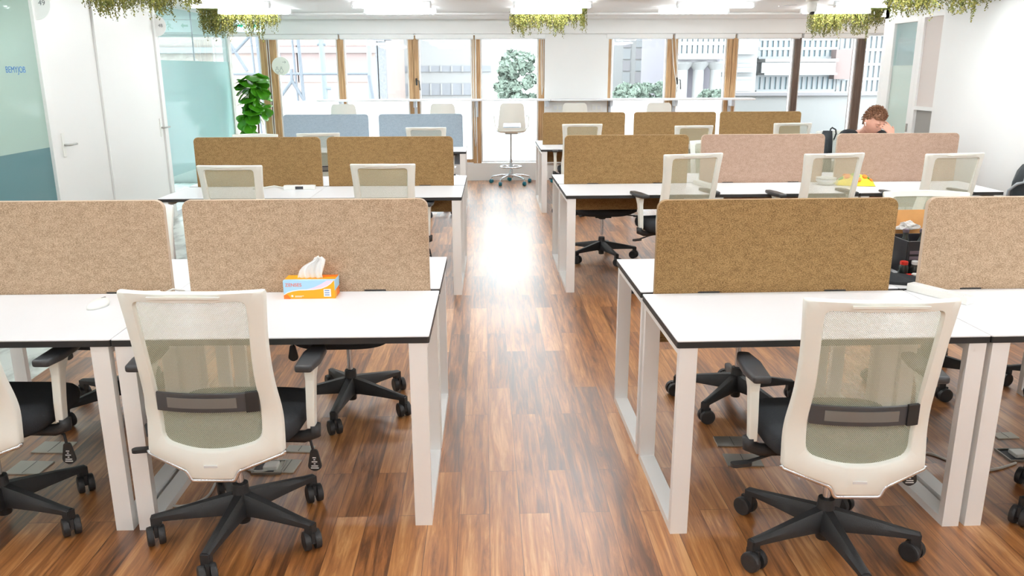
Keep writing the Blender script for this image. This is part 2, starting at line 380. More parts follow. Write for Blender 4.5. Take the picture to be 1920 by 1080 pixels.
# roller blind cassettes under the beam, one per window
bl = [(-3.22, -2.10), (-2.09, -1.01), (-1.0, -.15), (-.14, .90), (1.78, 2.76), (2.78, 3.68), (3.70, 4.66), (4.68, 5.66)]
bnames = ['wide white roller blind cassette above the window beside the fig tree', 'white roller blind cassette over the scaffold view, second from the fig tree',
          'white roller blind cassette above the hinged window with the black lever', 'white roller blind cassette above the window behind the bar stool in the aisle',
          'white roller blind cassette just beyond the white pillar', 'white roller blind cassette above the window with the looped cord',
          'white roller blind cassette above the window showing a glass tower, nearer the pillar', 'white roller blind cassette above the window closest to the seated man']
for (a, c), lb in zip(bl, bnames):
    t = thing('roller_blind', lb, 'blind', ((a+c)/2, 12.33, 2.095), 0, 'roller blinds above the windows')
    hw = (c-a)/2-.006
    MB().box(-hw, hw, -.04, .04, -.03, .034).obj('cassette', M['wall'], t, bevel=.008)
    MB().cyl((-hw+.01, 0, -.034), (hw-.01, 0, -.034), .006, n=8).obj('bottom_bar', M['alu'], t)
# blind cords
def cord(x, zb, lb, wdt=.03, sl=0):
    pts = [(x, 12.30, 2.08), (x+sl*.5, 12.30, (2.08+zb)/2), (x+sl+wdt*.2, 12.3, zb+.15), (x+sl+wdt*.5, 12.3, zb), (x+sl+wdt, 12.3, zb+.12), (x+wdt+sl*.5, 12.3, (2.08+zb)/2), (x+wdt, 12.3, 2.08)]
    tag(MB().tube(pts, .006, 6).obj('blind_cord', M['cable'], smooth=True), lb, 'cord', 'blind cords')
cord(-3.13, .45, 'pale looped blind cord hanging beside the fig tree')
cord(-.16, .52, 'white looped blind cord hanging beside the aisle window')
cord(.83, 1.27, 'white blind cord hanging at the edge of the white pillar')
cord(2.74, 1.3, 'white looped blind cord slanting past a black window lever', .05, .08)
for x, lb in ((-1.0, 'black lever handle on the wooden window post near the aisle'), (2.86, 'black lever handle on the window post beside the slanting cord')):
    t = thing('window_lever', lb, 'handle', (x, 12.37, 1.46)); MB().box(-.012, .012, -.012, .012, -.05, .05).obj('back_plate', M['edge'], t, bevel=.003)
    MB().tube([(0, -.01, .02), (0, -.035, .02), (.04, -.04, .015), (.05, -.04, -.12)], .007, 8).obj('lever', M['edge'], t, smooth=True)

# standing-height counter along the windows
t = thing('window_counter', 'long thin white standing-height counter running along the windows', 'counter', (0, 12.18, 0))
MB().box(-2.42, .95, -.15, .14, 1.19, 1.215).box(.96, 3.95, -.15, .14, 1.19, 1.215).obj('worktop', M['top'], t, bevel=.003)
for x in (-2.1, -1.02, -.12, .92, 1.86, 2.82, 3.66): MB().box(x-.02, x+.02, -.02, .19, 1.10, 1.19).box(x-.02, x+.02, .15, .19, .95, 1.12).obj('bracket', M['greyalu'], t)
for x, lb in ((1.08, 'white double socket plate on the pillar, nearer the aisle'), (1.66, 'white double socket plate on the pillar, farther from the aisle')):
    t = thing('wall_socket', lb, 'socket', (x, 12.315, 1.08), 0, 'sockets on the white pillar')
    MB().box(-.075, .075, -.01, .004, -.045, .045).obj('plate', M['wplast'], t, bevel=.003)
    for q in (-.037, .037): MB().box(q-.026, q+.026, -.014, -.01, -.028, .028).obj('socket_face', M['alu'], t, bevel=.002)

# left partition: glass office fronts and two doors
def vbox(y0, y1, z0, z1, x0=XL-.05, x1=XL+.0): return MB().box(x0, x1, y0, y1, z0, z1)
w1 = sroot('window_11')
vbox(4.6, 6.93, 1.02, CE, XL-.022, XL-.012).obj('frosted_pane', M['mint'], w1)
vbox(4.6, 6.93, .05, 1.02, XL-.022, XL-.012).obj('dim_room_lower_pane', M['dteal'], w1)  # clear glass before a dark room, darkened by its own colour
vbox(4.6, 6.93, .0, .05).obj('bottom_rail', M['alu'], w1)
w2 = sroot('window_12')
vbox(9.47, 12.0, .45, 1.745, XL-.004, XL-.001).obj('frosted_film', M['teal'], w2)
vbox(9.47, 12.0, .05, CE, XL-.017, XL-.005).obj('glass_pane', M['pglass'], w2)
vbox(10.63, 10.638, .05, CE, XL-.018, XL-.003).obj('glass_joint', M['greyalu'], w2)
vbox(9.47, 12.0, 0, .05).obj('bottom_rail', M['alu'], w2)
for k, (y0, y1) in enumerate(((6.93, 7.03), (7.96, 8.30), (9.38, 9.47), (12.0, 12.12))):
    struct('trim_partition_post_%d' % (k+1), vbox(y0, y1, 0, CE, XL-.07, XL+.015), M['door'], bevel=.003)
for k, (y0, y1, hy, hd) in enumerate(((7.04, 7.95, 7.14, 1), (8.31, 9.37, 9.30, 1))):
    d = sroot('door_%d' % (k+1))
    vbox(y0, y1, .01, CE-.01, XL-.05, XL-.004).obj('door_leaf', M['door'], d, bevel=.003)
    MB().box(XL-.004, XL+.006, hy-.022, hy+.022, .92, 1.12).obj('handle_plate', M['wplast'], d, bevel=.004)
    h_ = MB().tube([(XL, hy, 1.02), (XL+.045, hy, 1.02), (XL+.05, hy+hd*.03, 1.02), (XL+.05, hy+hd*.13, 1.02)], .009, 10).obj('door_handle', M['steel'], d, smooth=True)
# right side: office door with frosted glass and an interior window
w3 = sroot('window_13')
mb = MB(); X0, X1 = XR, XR+.06
mb.box(X0, X1, 7.64, 7.67, 0, 2.13).box(X0, X1, 8.0, 8.06, 0, 2.13).box(X0, X1, 7.67, 8.0, 1.24, 1.275).box(X0, X1, 7.67, 8.0, 2.10, 2.13)
mb.obj('window_frame', M['door'], w3)
MB().box(XR+.03, XR+.034, 7.67, 8.0, .02, 1.24).obj('frosted_pane', frosted('grey_frosted_film', (196, 194, 190), .1, .35, .05), w3)
MB().box(XR+.02, XR+.03, 7.67, 8.0, 1.275, 2.10).obj('blind_panel', mat('beige_blind', (222, 212, 206), .8), w3)
d3 = sroot('door_3'); mb = MB()
mb.box(X0, X1, 8.06, 8.13, 0, 2.13).box(X0, X1, 8.58, 8.72, 0, 2.13).box(X0, X1, 8.13, 8.58, 2.07, 2.13).box(X0, X1, 8.13, 8.58, 0, .12)
mb.obj('door_frame', M['door'], d3, bevel=.003)
MB().box(XR+.025, XR+.035, 8.13, 8.58, .12, 1.66).obj('frosted_pane', M['mdoor'], d3)
MB().box(XR+.025, XR+.035, 8.13, 8.58, 1.66, 2.07).obj('clear_pane', M['pglass'], d3)
MB().box(XR-.008, XR, 8.085, 8.11, 1.02, 1.10).obj('door_handle', M['steel'], d3)

# ------------------------------------------------------------------ ceiling lamps
cols = ((-2.65, 'glass office side'), (-.97, 'between glass offices and aisle'), (.73, 'above the aisle'), (2.47, 'between aisle and white wall'), (4.16, 'white wall side'))
lrows = ((10.0, 'first row from windows'), (9.05, 'second row from windows'), (6.6, 'third row from windows'), (5.7, 'fourth row from windows'), (3.3, 'fifth row from windows'), (2.4, 'sixth row from windows'), (.1, 'seventh row from windows'), (-.8, 'eighth row from windows'))
lamp0 = None
for y, rn in lrows:
    for x, cn in cols:
        if x > 3.9 and y < 7.6: x = 3.4
        lb = 'white ceiling tube lamp, %s, %s' % (cn, rn)
        if lamp0 is None:
            lamp0 = thing('ceiling_lamp', lb, 'lamp', (x, y, CE), 0, 'tube lamps under the ceiling')
            MB().box(-.42, .42, -.010, .010, -.036, -.001).obj('housing', M['alu'], lamp0, bevel=.004)
            mb = MB(); T = Matrix.Translation((-.40, 0, -.052)) @ Matrix.Rotation(PI/2, 4, 'Y')
            mb.lathe([(.008, 0), (.018, .01), (.018, .79), (.008, .8)], 12, 0, T); mb.obj('tube', M['tube'], lamp0, smooth='auto')
            for s in (-1, 1): MB().box(s*.41-.012, s*.41+.012, -.02, .02, -.07, -.03).obj('end_cap', M['alu'], lamp0, bevel=.003)
        else: dup(lamp0, (x, y, CE), 0, lb)
for k, (x, y) in enumerate(((-5.3, 10.6), (-5.3, 9.0), (-5.3, 6.8), (-5.3, 5.2))):
    dup(lamp0, (x, y, CE), 0, 'unseen white tube lamp added inside the glass office, %s from the windows' % ('nearest', 'second', 'third', 'farthest')[k])  # added out of view to brighten the office behind the frosted glass
for k, y in enumerate((8.0, 6.0)): dup(lamp0, (5.3, y, CE), 0, 'unseen white tube lamp added in the office behind the white wall, %s from the windows' % ('nearer', 'farther')[k])  # added out of view so the office door panes do not go dark
dup(lamp0, (5.4, 10.6, CE), 0, 'unseen white tube lamp added in the nook beyond the frosted office door')  # added out of view to light the space round the corner

# ------------------------------------------------------------------ desks
SW, SD, TH = 1.0956, .6144, .74
def make_desk():
    t = thing('desk', '', 'desk')
    MB().prism(rrect(SW-.003, SD-.014, .006, 2, SW/2, SD/2-.007), TH-.0035, TH).obj('tabletop', M['top'], t)
    MB().prism(rrect(SW-.002, SD-.013, .007, 3, SW/2, SD/2-.0065), TH-.026, TH-.0036).obj('edge_band', M['edge'], t)
    for x in (.011, SW-.073):
        z1 = TH-.027
        mb = MB().box(x, x+.062, .004, .036, 0, z1).box(x, x+.062, SD-.050, SD-.018, 0, z1).box(x, x+.062, .036, SD-.045, .0, .03).box(x, x+.062, .036, SD-.045, z1-.03, z1)
        mb.obj('leg_frame', M['wsteel'], t)
    MB().box(.074, SW-.074, SD-.13, SD-.09, TH-.066, TH-.027).obj('support_rail', M['wsteel'], t)
    return t
desk0 = None
def put_desk(x, y, rz, lb, grp):
    global desk0
    if desk0 is None:
        desk0 = make_desk(); desk0.location = (x, y, 0); desk0.rotation_euler = (0, 0, rz); desk0['label'] = lb; desk0['group'] = grp
    else: dup(desk0, (x, y, 0), rz, lb, grp)
clusters = dict(
    LC1=(-.198, 3.302, -.35, -1, 2, 'front left block'), LC2=(-.169, 6.489, -.6, -1, 2, 'middle left block'), LC3=(-.22, 9.875, .4, -1, 2, 'rear left block'),
    RC1=(.637, 3.21, .656, 1, 2, 'front right block'), RC2=(.584, 6.521, .365, 1, 3, 'middle right block'), RC3=(.645, 10.061, -.3, 1, 3, 'rear right block'))
for c, (X, Y, r, sg, n, nm) in clusters.items():
    r = R(r); e = Vector((math.cos(r), math.sin(r), 0)); f_ = Vector((-math.sin(r), math.cos(r), 0)); O = Vector((X, Y, 0))
    for k in range(n):
        pos = ('beside the aisle', 'second from the aisle', 'third from the aisle')[k]
        a = O + e*(sg*k*SW) + (e*(-SW) if sg < 0 else e*0)
        put_desk(*(a - f_*SD - f_*.002)[:2], r, 'white desk with black edges, near half of the %s, %s' % (nm, pos), 'white desks, near halves of the blocks')
        b2 = a + e*SW + f_*(SD+.004)
        put_desk(*b2[:2], r+PI, 'white desk with black edges, window-side half of the %s, %s' % (nm, pos), 'white desks, window-side halves of the blocks')

# ------------------------------------------------------------------ felt screens
def screen(x0, x1, y, rz, fm, em, lb, grp):
    wd = x1-x0; hz0, hz1 = .53, 1.125; r = .035
    t = thing('desk_screen', lb, 'screen', ((x0+x1)/2, y, 0), rz, grp)
    out = []
    for px, pz, a0 in ((wd/2-r, hz1-r, 0), (-wd/2+r, hz1-r, 90)):
        for k in range(9):
            a = R(a0+90*k/8); out.append((px+r*math.cos(a), pz+r*math.sin(a)))
    out += [(-wd/2, hz0), (wd/2, hz0)]
    mb = MB(); T = Matrix(((1, 0, 0, 0), (0, 0, 1, 0), (0, 1, 0, 0), (0, 0, 0, 1)))
    mb.prism(out, -.011, .011, 0, T); mb.obj('felt_panel', fm, t)
    # thin pale rim round the panel
    mb = MB(); n = len(out); c = Vector((0, (hz0+hz1)/2))
    def off(p, d):
        return (p[0] + (d if p[0] > 0 else -d), p[1] + (d if p[1] > .9 else -d))
    rim = []
    for (px, pz) in out:
        rim.append((px, pz))
    rings = []
    for px, pz in rim:
        o1 = off((px, pz), .0015)
        rings.append([(px, -.0118, pz), (o1[0], -.0095, o1[1]), (o1[0], .0095, o1[1]), (px, .0118, pz)])
    mb.rings(rings, 0, False, closed=True); mb.obj('rim', em, t)
    for s in (-.27, .27):
        MB().box(s*wd-.045, s*wd+.045, -.0145, .0145, TH+.0003, TH+.006).obj('bracket', M['edge'], t, bevel=.002)
scr = [
    ('LC1', -1.229, -.239, 'feltl', 'beige felt desk screen behind the orange tissue box'),
    ('LC1', -2.29, -1.304, 'feltl', 'beige felt desk screen cut by the left edge of the photo'),
    ('LC2', -1.242, -.255, 'feltb', 'brown felt desk screen on the middle left block, nearer the aisle'),
    ('LC2', -2.278, -1.295, 'feltb', 'brown felt desk screen on the middle left block, nearer the fig tree'),
    ('LC3', -1.26, -.267, 'feltg', 'grey-blue felt desk screen, nearer the aisle'),
    ('LC3', -2.378, -1.383, 'feltg', 'grey-blue felt desk screen, nearer the fig tree'),
    ('RC1', .689, 1.67, 'feltb', 'large brown felt desk screen on the front right block'),
    ('RC1', 1.795, 2.78, 'feltl', 'beige felt desk screen cut by the right edge of the photo'),
    ('RC2', .632, 1.624, 'feltb', 'brown felt desk screen on the middle right block beside the aisle'),
    ('RC2', 1.73, 2.728, 'feltp', 'pinkish beige felt desk screen, middle one of the middle right block'),
    ('RC2', 2.833, 3.83, 'feltp', 'pinkish beige felt desk screen hiding the seated man up to his face'),
    ('RC3', .705, 1.707, 'feltb', 'small-looking brown felt desk screen in front of the white pillar'),
    ('RC3', 1.818, 2.822, 'feltb', 'brown felt desk screen in the middle of the rear right block'),
    ('RC3', 2.875, 3.872, 'feltb', 'brown felt desk screen of the rear right block, farthest from the aisle'),
]
for c, a, b_, m_, lb in scr:
    X, Y, r = clusters[c][:3]; r = R(r)
    y = Y + ((a+b_)/2-X)*math.tan(r)
    em = {'feltl': 'tel', 'feltp': 'tel', 'feltb': 'teb', 'feltg': 'teg'}[m_]
    screen(a, b_, y, r, M[m_], M[em], lb, 'felt screens along the desk blocks')

# ------------------------------------------------------------------ task chair
def back_y(u, z):                       # surface of the backrest, u across, z up
    t_ = (z-.33)/.65
    y = -.215 - .10*max(0, t_-.30)**1.25 + .02*math.exp(-((t_-.34)/.2)**2)
    return y + .045*(abs(u)/.22)**2.2 - .012
def poly_r(poly, c, a):
    dx, dy = math.cos(a), math.sin(a); best = None
    for i in range(len(poly)):
        x1, y1 = poly[i][0]-c[0], poly[i][1]-c[1]; x2, y2 = poly[(i+1) % len(poly)][0]-c[0], poly[(i+1) % len(poly)][1]-c[1]
        ex, ey = x2-x1, y2-y1; den = dx*ey - dy*ex
        if abs(den) < 1e-12: continue
        t_ = (x1*ey - y1*ex)/den; s_ = (x1*dy - y1*dx)/den
        if -1e-6 <= s_ <= 1+1e-6 and t_ > 0 and (best is None or t_ > best): best = t_
    return best
def smooth_poly(pts, rads, n=5):
    out = []
    for i, p in enumerate(pts):
        p = Vector(p); a = Vector(pts[i-1]); b_ = Vector(pts[(i+1) % len(pts)]); r = rads[i]
        d1 = (a-p); d2 = (b_-p); q1 = p + d1.normalized()*min(r, d1.length*.45); q2 = p + d2.normalized()*min(r, d2.length*.45)
        for k in range(n+1):
            t_ = k/n; out.append(tuple(q1*(1-t_)**2 + p*2*t_*(1-t_) + q2*t_**2))
    return out
OUT = [(-.228, .985), (0, .990), (.228, .985), (.214, .83), (.212, .66), (.225, .53), (.226, .41), (.085, .368), (.070, .335), (-.070, .335), (-.085, .368), (-.226, .41), (-.225, .53), (-.212, .66), (-.214, .83)]
OUT = [(x, z) for x, z in OUT]
INN = [(-.172, .955), (.172, .955), (.160, .70), (.164, .60), (.160, .462), (.05, .438), (-.05, .438), (-.160, .462), (-.164, .60), (-.160, .70)]
def chair_back():
    c = (0, .66)
    outp = smooth_poly(OUT, [.010, .02, .010, .10, .08, .08, .008, .012, .008, .008, .012, .008, .08, .08, .10])
    innp = smooth_poly(INN, [.025, .025, .08, .05, .035, .05, .05, .035, .05, .08])
    angs = sorted(set([round(math.atan2(p[1]-c[1], p[0]-c[0]), 4) for p in outp+innp] + [round(-PI+2*PI*k/64, 4) for k in range(64)]))
    A = []; 
    for a in angs:
        if A and a-A[-1] < .012: continue
        A.append(a)
    rings = []
    for a in A:
        ro = poly_r(outp, c, a); ri = poly_r(innp, c, a); ring = []
        # cross-section round the frame bar: (fraction from inner to outer, offset towards the rear)
        for fr, of in ((0, .002), (.05, -.009), (.10, -.012), (.5, -.0135), (.90, -.012), (.96, -.009), (1, -.003), (1, .014), (.92, .017), (.1, .015), (0, .008)):
            rr = ri + (ro-ri)*fr; x = c[0]+rr*math.cos(a); z = c[1]+rr*math.sin(a)
            ring.append((x, back_y(x, z)+of, z))
        rings.append(ring)
    mb = MB().rings(rings, 0, False, closed=True)
    return mb, outp, innp
def make_chair():
    t = thing('task_chair', '', 'chair')
    # five-star base
    mb = MB().lathe([(.032, .075), (.04, .085), (.040, .13), (.030, .165), (.027, .20)], 20)
    for k in range(5):
        a = 2*PI*k/5; T = Matrix.Rotation(a, 4, 'Z'); rings = []
        for r, wd, z0, z1 in ((.02, .034, .085, .165), (.07, .030, .092, .156), (.17, .023, .092, .136), (.27, .017, .090, .116), (.305, .016, .088, .110)):
            rings.append([(r, -wd, z0), (r, wd, z0), (r, wd, (z0+z1)/2+.005), (r, wd*.45, z1), (r, -wd*.45, z1), (r, -wd, (z0+z1)/2+.005)])
        mb.rings(rings, 0, True, T)
        mb.box(.280, .312, -.014, .014, .055, .105, 0, T)
    base_ = mb.obj('star_base', M['black'], t, smooth='auto')
    for k in range(5):
        a = 2*PI*k/5
        mb = MB(); cp = Vector((.302*math.cos(a), .302*math.sin(a), 0)); sw = a*1.7+.6+k
        T = Matrix.Translation(cp) @ Matrix.Rotation(sw, 4, 'Z')
        for s in (-1, 1):
            Tw = T @ Matrix.Translation((.012, s*.007, .036)) @ Matrix.Rotation(-s*PI/2, 4, 'X')
            mb.lathe([(.010, 0), (.034, .001), (.0358, .010), (.034, .021), (.028, .0235), (.022, .0225), (.006, .022)], 22, 0, Tw)
        mb.box(-.018, .030, -.006, .006, .034, .074, 0, T)
        mb.obj('caster', M['black'], base_, smooth='auto')
    MB().lathe([(.022, .045), (.024, .05), (.024, .20), (.020, .20)], 16).obj('gas_lift', M['black'], t, smooth='auto')
    up = []
    mb = MB().cyl((0, 0, .19), (0, 0, .375), .014); up.append(mb.obj('lift_rod', M['chrome'], t, smooth='auto'))
    mb = MB().box(-.07, .07, -.12, .11, .355, .40).box(-.045, .045, -.215, -.08, .355, .385).cyl((0, 0, .33), (0, 0, .37), .032)
    up.append(mb.obj('tilt_mechanism', M['black'], t, bevel=.006))
    # seat
    rings = []
    for z, k in ((.392, .80), (.40, .90), (.418, .975), (.445, 1.0), (.462, .985), (.474, .94), (.480, .85), (.483, .6), (.484, .3)):
        ring = []
        for j in range(48):
            a = 2*PI*j/48; ca, sa = math.cos(a), math.sin(a); p = 2/3.6
            x = .245*k*math.copysign(abs(ca)**p, ca); y = .235*k*math.copysign(abs(sa)**p, sa)
            zz = z - .018*max(0, y/.235)**3*(1 if z > .41 else .4) + (.006*(abs(x)/.245)**2 if z > .45 else 0)
            ring.append((x, y*.96+.055, zz))
        rings.append(ring)
    up.append(MB().rings(rings).obj('seat', M['fab'], t, smooth=True))
    # backrest
    mb, outp, innp = chair_back()
    bf = mb.obj('backrest_frame', M['cream'], t, smooth='auto'); up.append(bf)
    mb = MB(); mb.box(-.11, .11, back_y(0, .975)-.020, back_y(0, .975)-.012, .972, .979); mb.obj('top_groove', M['creamd'], bf)
    low = [p for p in outp if p[1] < .425]; low.sort(key=lambda p: p[0])
    mb = MB().tube([(x*1.0, back_y(x, z)-.004, z-.003) for x, z in low], .0075, 8); mb.obj('chrome_trim', M['chrome'], bf, smooth=True)
    MB().box(-.022, .022, back_y(0, .39)-.0175, back_y(0, .39)-.013, .382, .390).obj('badge', M['alu'], bf, bevel=.001)
    # mesh membrane with a uv map in metres
    me = D.meshes.new('backrest_mesh'); nx, nz = 20, 30; vs = []; uvs = []; fs = []
    for i in range(nz+1):
        z = .425 + (.965-.425)*i/nz
        wl = poly_r(innp, (0, z), 0) if .445 < z < .95 else .16
        wl = (wl or .16) + .008
        for j in range(nx+1):
            x = -wl + 2*wl*j/nx; vs.append((x, back_y(x, z)+.006, z)); uvs.append((x, z))
    for i in range(nz):
        for j in range(nx): a = i*(nx+1)+j; fs.append((a, a+1, a+nx+2, a+nx+1))
    me.from_pydata(vs, [], fs); ul = me.uv_layers.new(name='UVMap')
    for lp in me.loops: ul.data[lp.index].uv = uvs[lp.vertex_index]
    me.materials.append(M['mesh'])
    for p in me.polygons: p.use_smooth = True
    mo = D.objects.new('backrest_mesh', me); COL.objects.link(mo); mo.parent = t; up.append(mo)
    # lumbar bar
    def arc(z0, z1, x0, x1, off, th, n=14):
        m2 = MB(); rings = []
        for i in range(n+1):
            x = x0+(x1-x0)*i/n; y = back_y(x, (z0+z1)/2)+off
            rings.append([(x, y-th, z0), (x, y-th, z1), (x, y, z1), (x, y, z0)])
        return m2.rings(rings)
    lb = arc(.572, .636, -.166, .166, -.004, .010).obj('lumbar_support', M['lumbar'], t, bevel=.003); up.append(lb)
    arc(.588, .622, -.125, .10, -.0145, .003).obj('lumbar_window', M['lumbarl'], lb)
    arc(.570, .640, .128, .168, -.008, .012).obj('lumbar_clip', M['edge'], lb, bevel=.003)
    # arms
    for s in (-1, 1):
        mb = MB(); rings = []
        for z, hx, hy, oy, ox in ((.425, .014, .018, -.015, .278), (.50, .015, .019, -.012, .280), (.60, .016, .021, .0, .282), (.648, .019, .034, .012, .282), (.656, .021, .048, .015, .282)):
            rings.append([(s*(ox-hx), oy-hy, z), (s*(ox+hx), oy-hy, z), (s*(ox+hx), oy+hy, z), (s*(ox-hx), oy+hy, z)])
        ar = mb.rings(rings).obj('armrest', M['cream'], t, bevel=.005); up.append(ar)
        mb = MB()
        mb.prism([(s*(x-.010), y) for x, y in ((.265, -.10), (.322, -.10), (.335, -.02), (.330, .09), (.312, .15), (.272, .145), (.258, .05))], .658, .684)
        mb.obj('arm_pad', M['pad'], ar, bevel=.010, seg=3, smooth='auto')
        mb = MB().tube([(s*.288, -.015, .435), (s*.288, -.015, .405), (s*.25, -.012, .388), (s*.10, -.01, .385)], [.022, .024, .022, .018], 10)
        mb.obj('arm_bracket', M['black'], ar, smooth=True)
    # levers
    mb = MB().tube([(.07, .03, .375), (.22, .02, .372), (.262, .01, .36), (.272, .0, .325)], .005, 8); lv = mb.obj('lever', M['black'], t, smooth=True); up.append(lv)
    mb = MB(); T = Matrix.Translation((.275, -.002, .29)) @ Matrix.Rotation(R(90), 4, 'X')
    mb.prism(smooth_poly([(-.012, .042), (.012, .042), (.026, -.028), (.0, -.045), (-.026, -.028)], [.008, .008, .012, .02, .012], 3), -.004, .004, 0, T); tg = mb.obj('lever_tag', M['edge'], lv)
    mb = MB(); y = -.0075
    for z, hw in ((.262, .014), (.270, .012), (.278, .003), (.286, .010), (.294, .003), (.302, .006)): mb.box(.275-hw, .275+hw, y, y+.002, z-.0016, z+.0016)
    mb.obj('lever_pictogram', M['alu'], lv)
    mb = MB().tube([(-.07, .03, .375), (-.20, .0, .365), (-.29, -.03, .352)], [.005, .005, .006], 8)
    T = Matrix.Translation((-.315, -.04, .348)) @ Matrix.Rotation(R(12), 4, 'Z'); mb.prism(rrect(.075, .03, .014, 4), -.006, .006, 0, T)
    up.append(mb.obj('lever', M['black'], t, smooth='auto'))
    for u_ in up: u_['lift'] = 1
    return t
chairs = [  # x, y, facing deg, star deg, lift, label, group
    (-.895, 2.67, -2.5, -97, 0, 'cream mesh-back office chair at the front left desk with the tissue box', 'near'),
    (1.165, 2.485, -2.5, -88, 0, 'cream mesh-back office chair at the front right desk beside the aisle', 'near'),
    (-1.80, 2.76, -3, -90, 0, 'cream mesh-back office chair cut by the left edge of the photo', 'near'),
    (2.27, 2.62, 0, 180, 0, 'cream office chair, only a caster showing at the lower right edge', 'near'),
    (-.68, 3.80, 180, -97, 0, 'black-seated office chair behind the tissue box screen, back hidden', 'far'),
    (1.24, 3.76, 181, 153, 0, 'black-seated office chair behind the large brown screen of the front right block', 'far'),
    (-1.80, 3.84, 176, -60, 0, 'black-seated office chair on the window side of the front left block, far from the aisle', 'far'),
    (2.36, 4.06, 175, -30, 0, 'cream mesh-back office chair facing the camera between the front right screens', 'far'),
    (3.04, 3.86, 184, 160, 0, 'office chair showing one caster at the right edge, behind the front right block', 'far'),
    (-1.755, 5.93, -3, -80, .015, 'cream mesh-back office chair at the middle left block, nearer the glass offices', 'near'),
    (-.705, 5.93, -2, -95, .018, 'cream mesh-back office chair at the middle left block, nearer the aisle', 'near'),
    (1.40, 5.92, 14, -100, .075, 'tall-set cream office chair at the middle right block, nearest the aisle', 'near'),
    (2.41, 5.89, 8, -70, .075, 'cream office chair at the middle right block, with the yellow packet beside it', 'near'),
    (3.27, 5.89, 8, -110, .07, 'cream office chair at the middle right block, nearest the white wall', 'near'),
    (1.02, 7.03, 178, -72, .03, 'black-seated office chair under the window side of the middle right block', 'far'),
    (2.13, 7.36, 180, -90, 0, 'cream office chair glimpsed in the gap between brown and pinkish screens', 'far'),
    (-2.30, 8.05, 178, -80, .03, 'cream office chair barely showing above the brown screen nearer the fig tree', 'far'),
    (-1.81, 9.07, 8, -80, 0, 'cream mesh-back office chair before the grey-blue screen nearer the fig tree', 'near'),
    (-.655, 9.47, -1, -90, .027, 'cream mesh-back office chair before the grey-blue screen nearer the aisle', 'near'),
    (1.09, 9.47, 0, -90, .055, 'cream mesh-back office chair at the rear right block beside the aisle', 'near'),
    (2.38, 9.64, 4, -90, .02, 'cream mesh-back office chair at the middle of the rear right block', 'near'),
    (3.48, 9.54, 6, -90, .05, 'cream mesh-back office chair at the rear right block, nearest the seated man', 'near'),
    (3.43, 7.66, 176, -90, .06, 'cream office chair under the seated man, a dark bag hanging on it', 'far'),
]
ch0 = make_chair()
allc = []
for i, (x, y, rz, st, dz, lb, g) in enumerate(chairs):
    grp = 'office chairs on the near side of the desks' if g == 'near' else 'office chairs on the window side of the desks'
    c = ch0 if i == 0 else dup(ch0, (x, y, 0), R(rz), lb, grp)
    c.location = (x, y, 0); c.rotation_euler = (0, 0, R(rz)); c['label'] = lb; c['group'] = grp; allc.append((c, st, rz, dz))
for c, st, rz, dz in allc:
    for ch in c.children:
        if ch.name.startswith('star_base'): ch.rotation_euler = (0, 0, R(st-rz))
        if ch.get('lift'): ch.location.z += dz
for o_ in D.objects:
    if 'lift' in o_.keys(): del o_['lift']

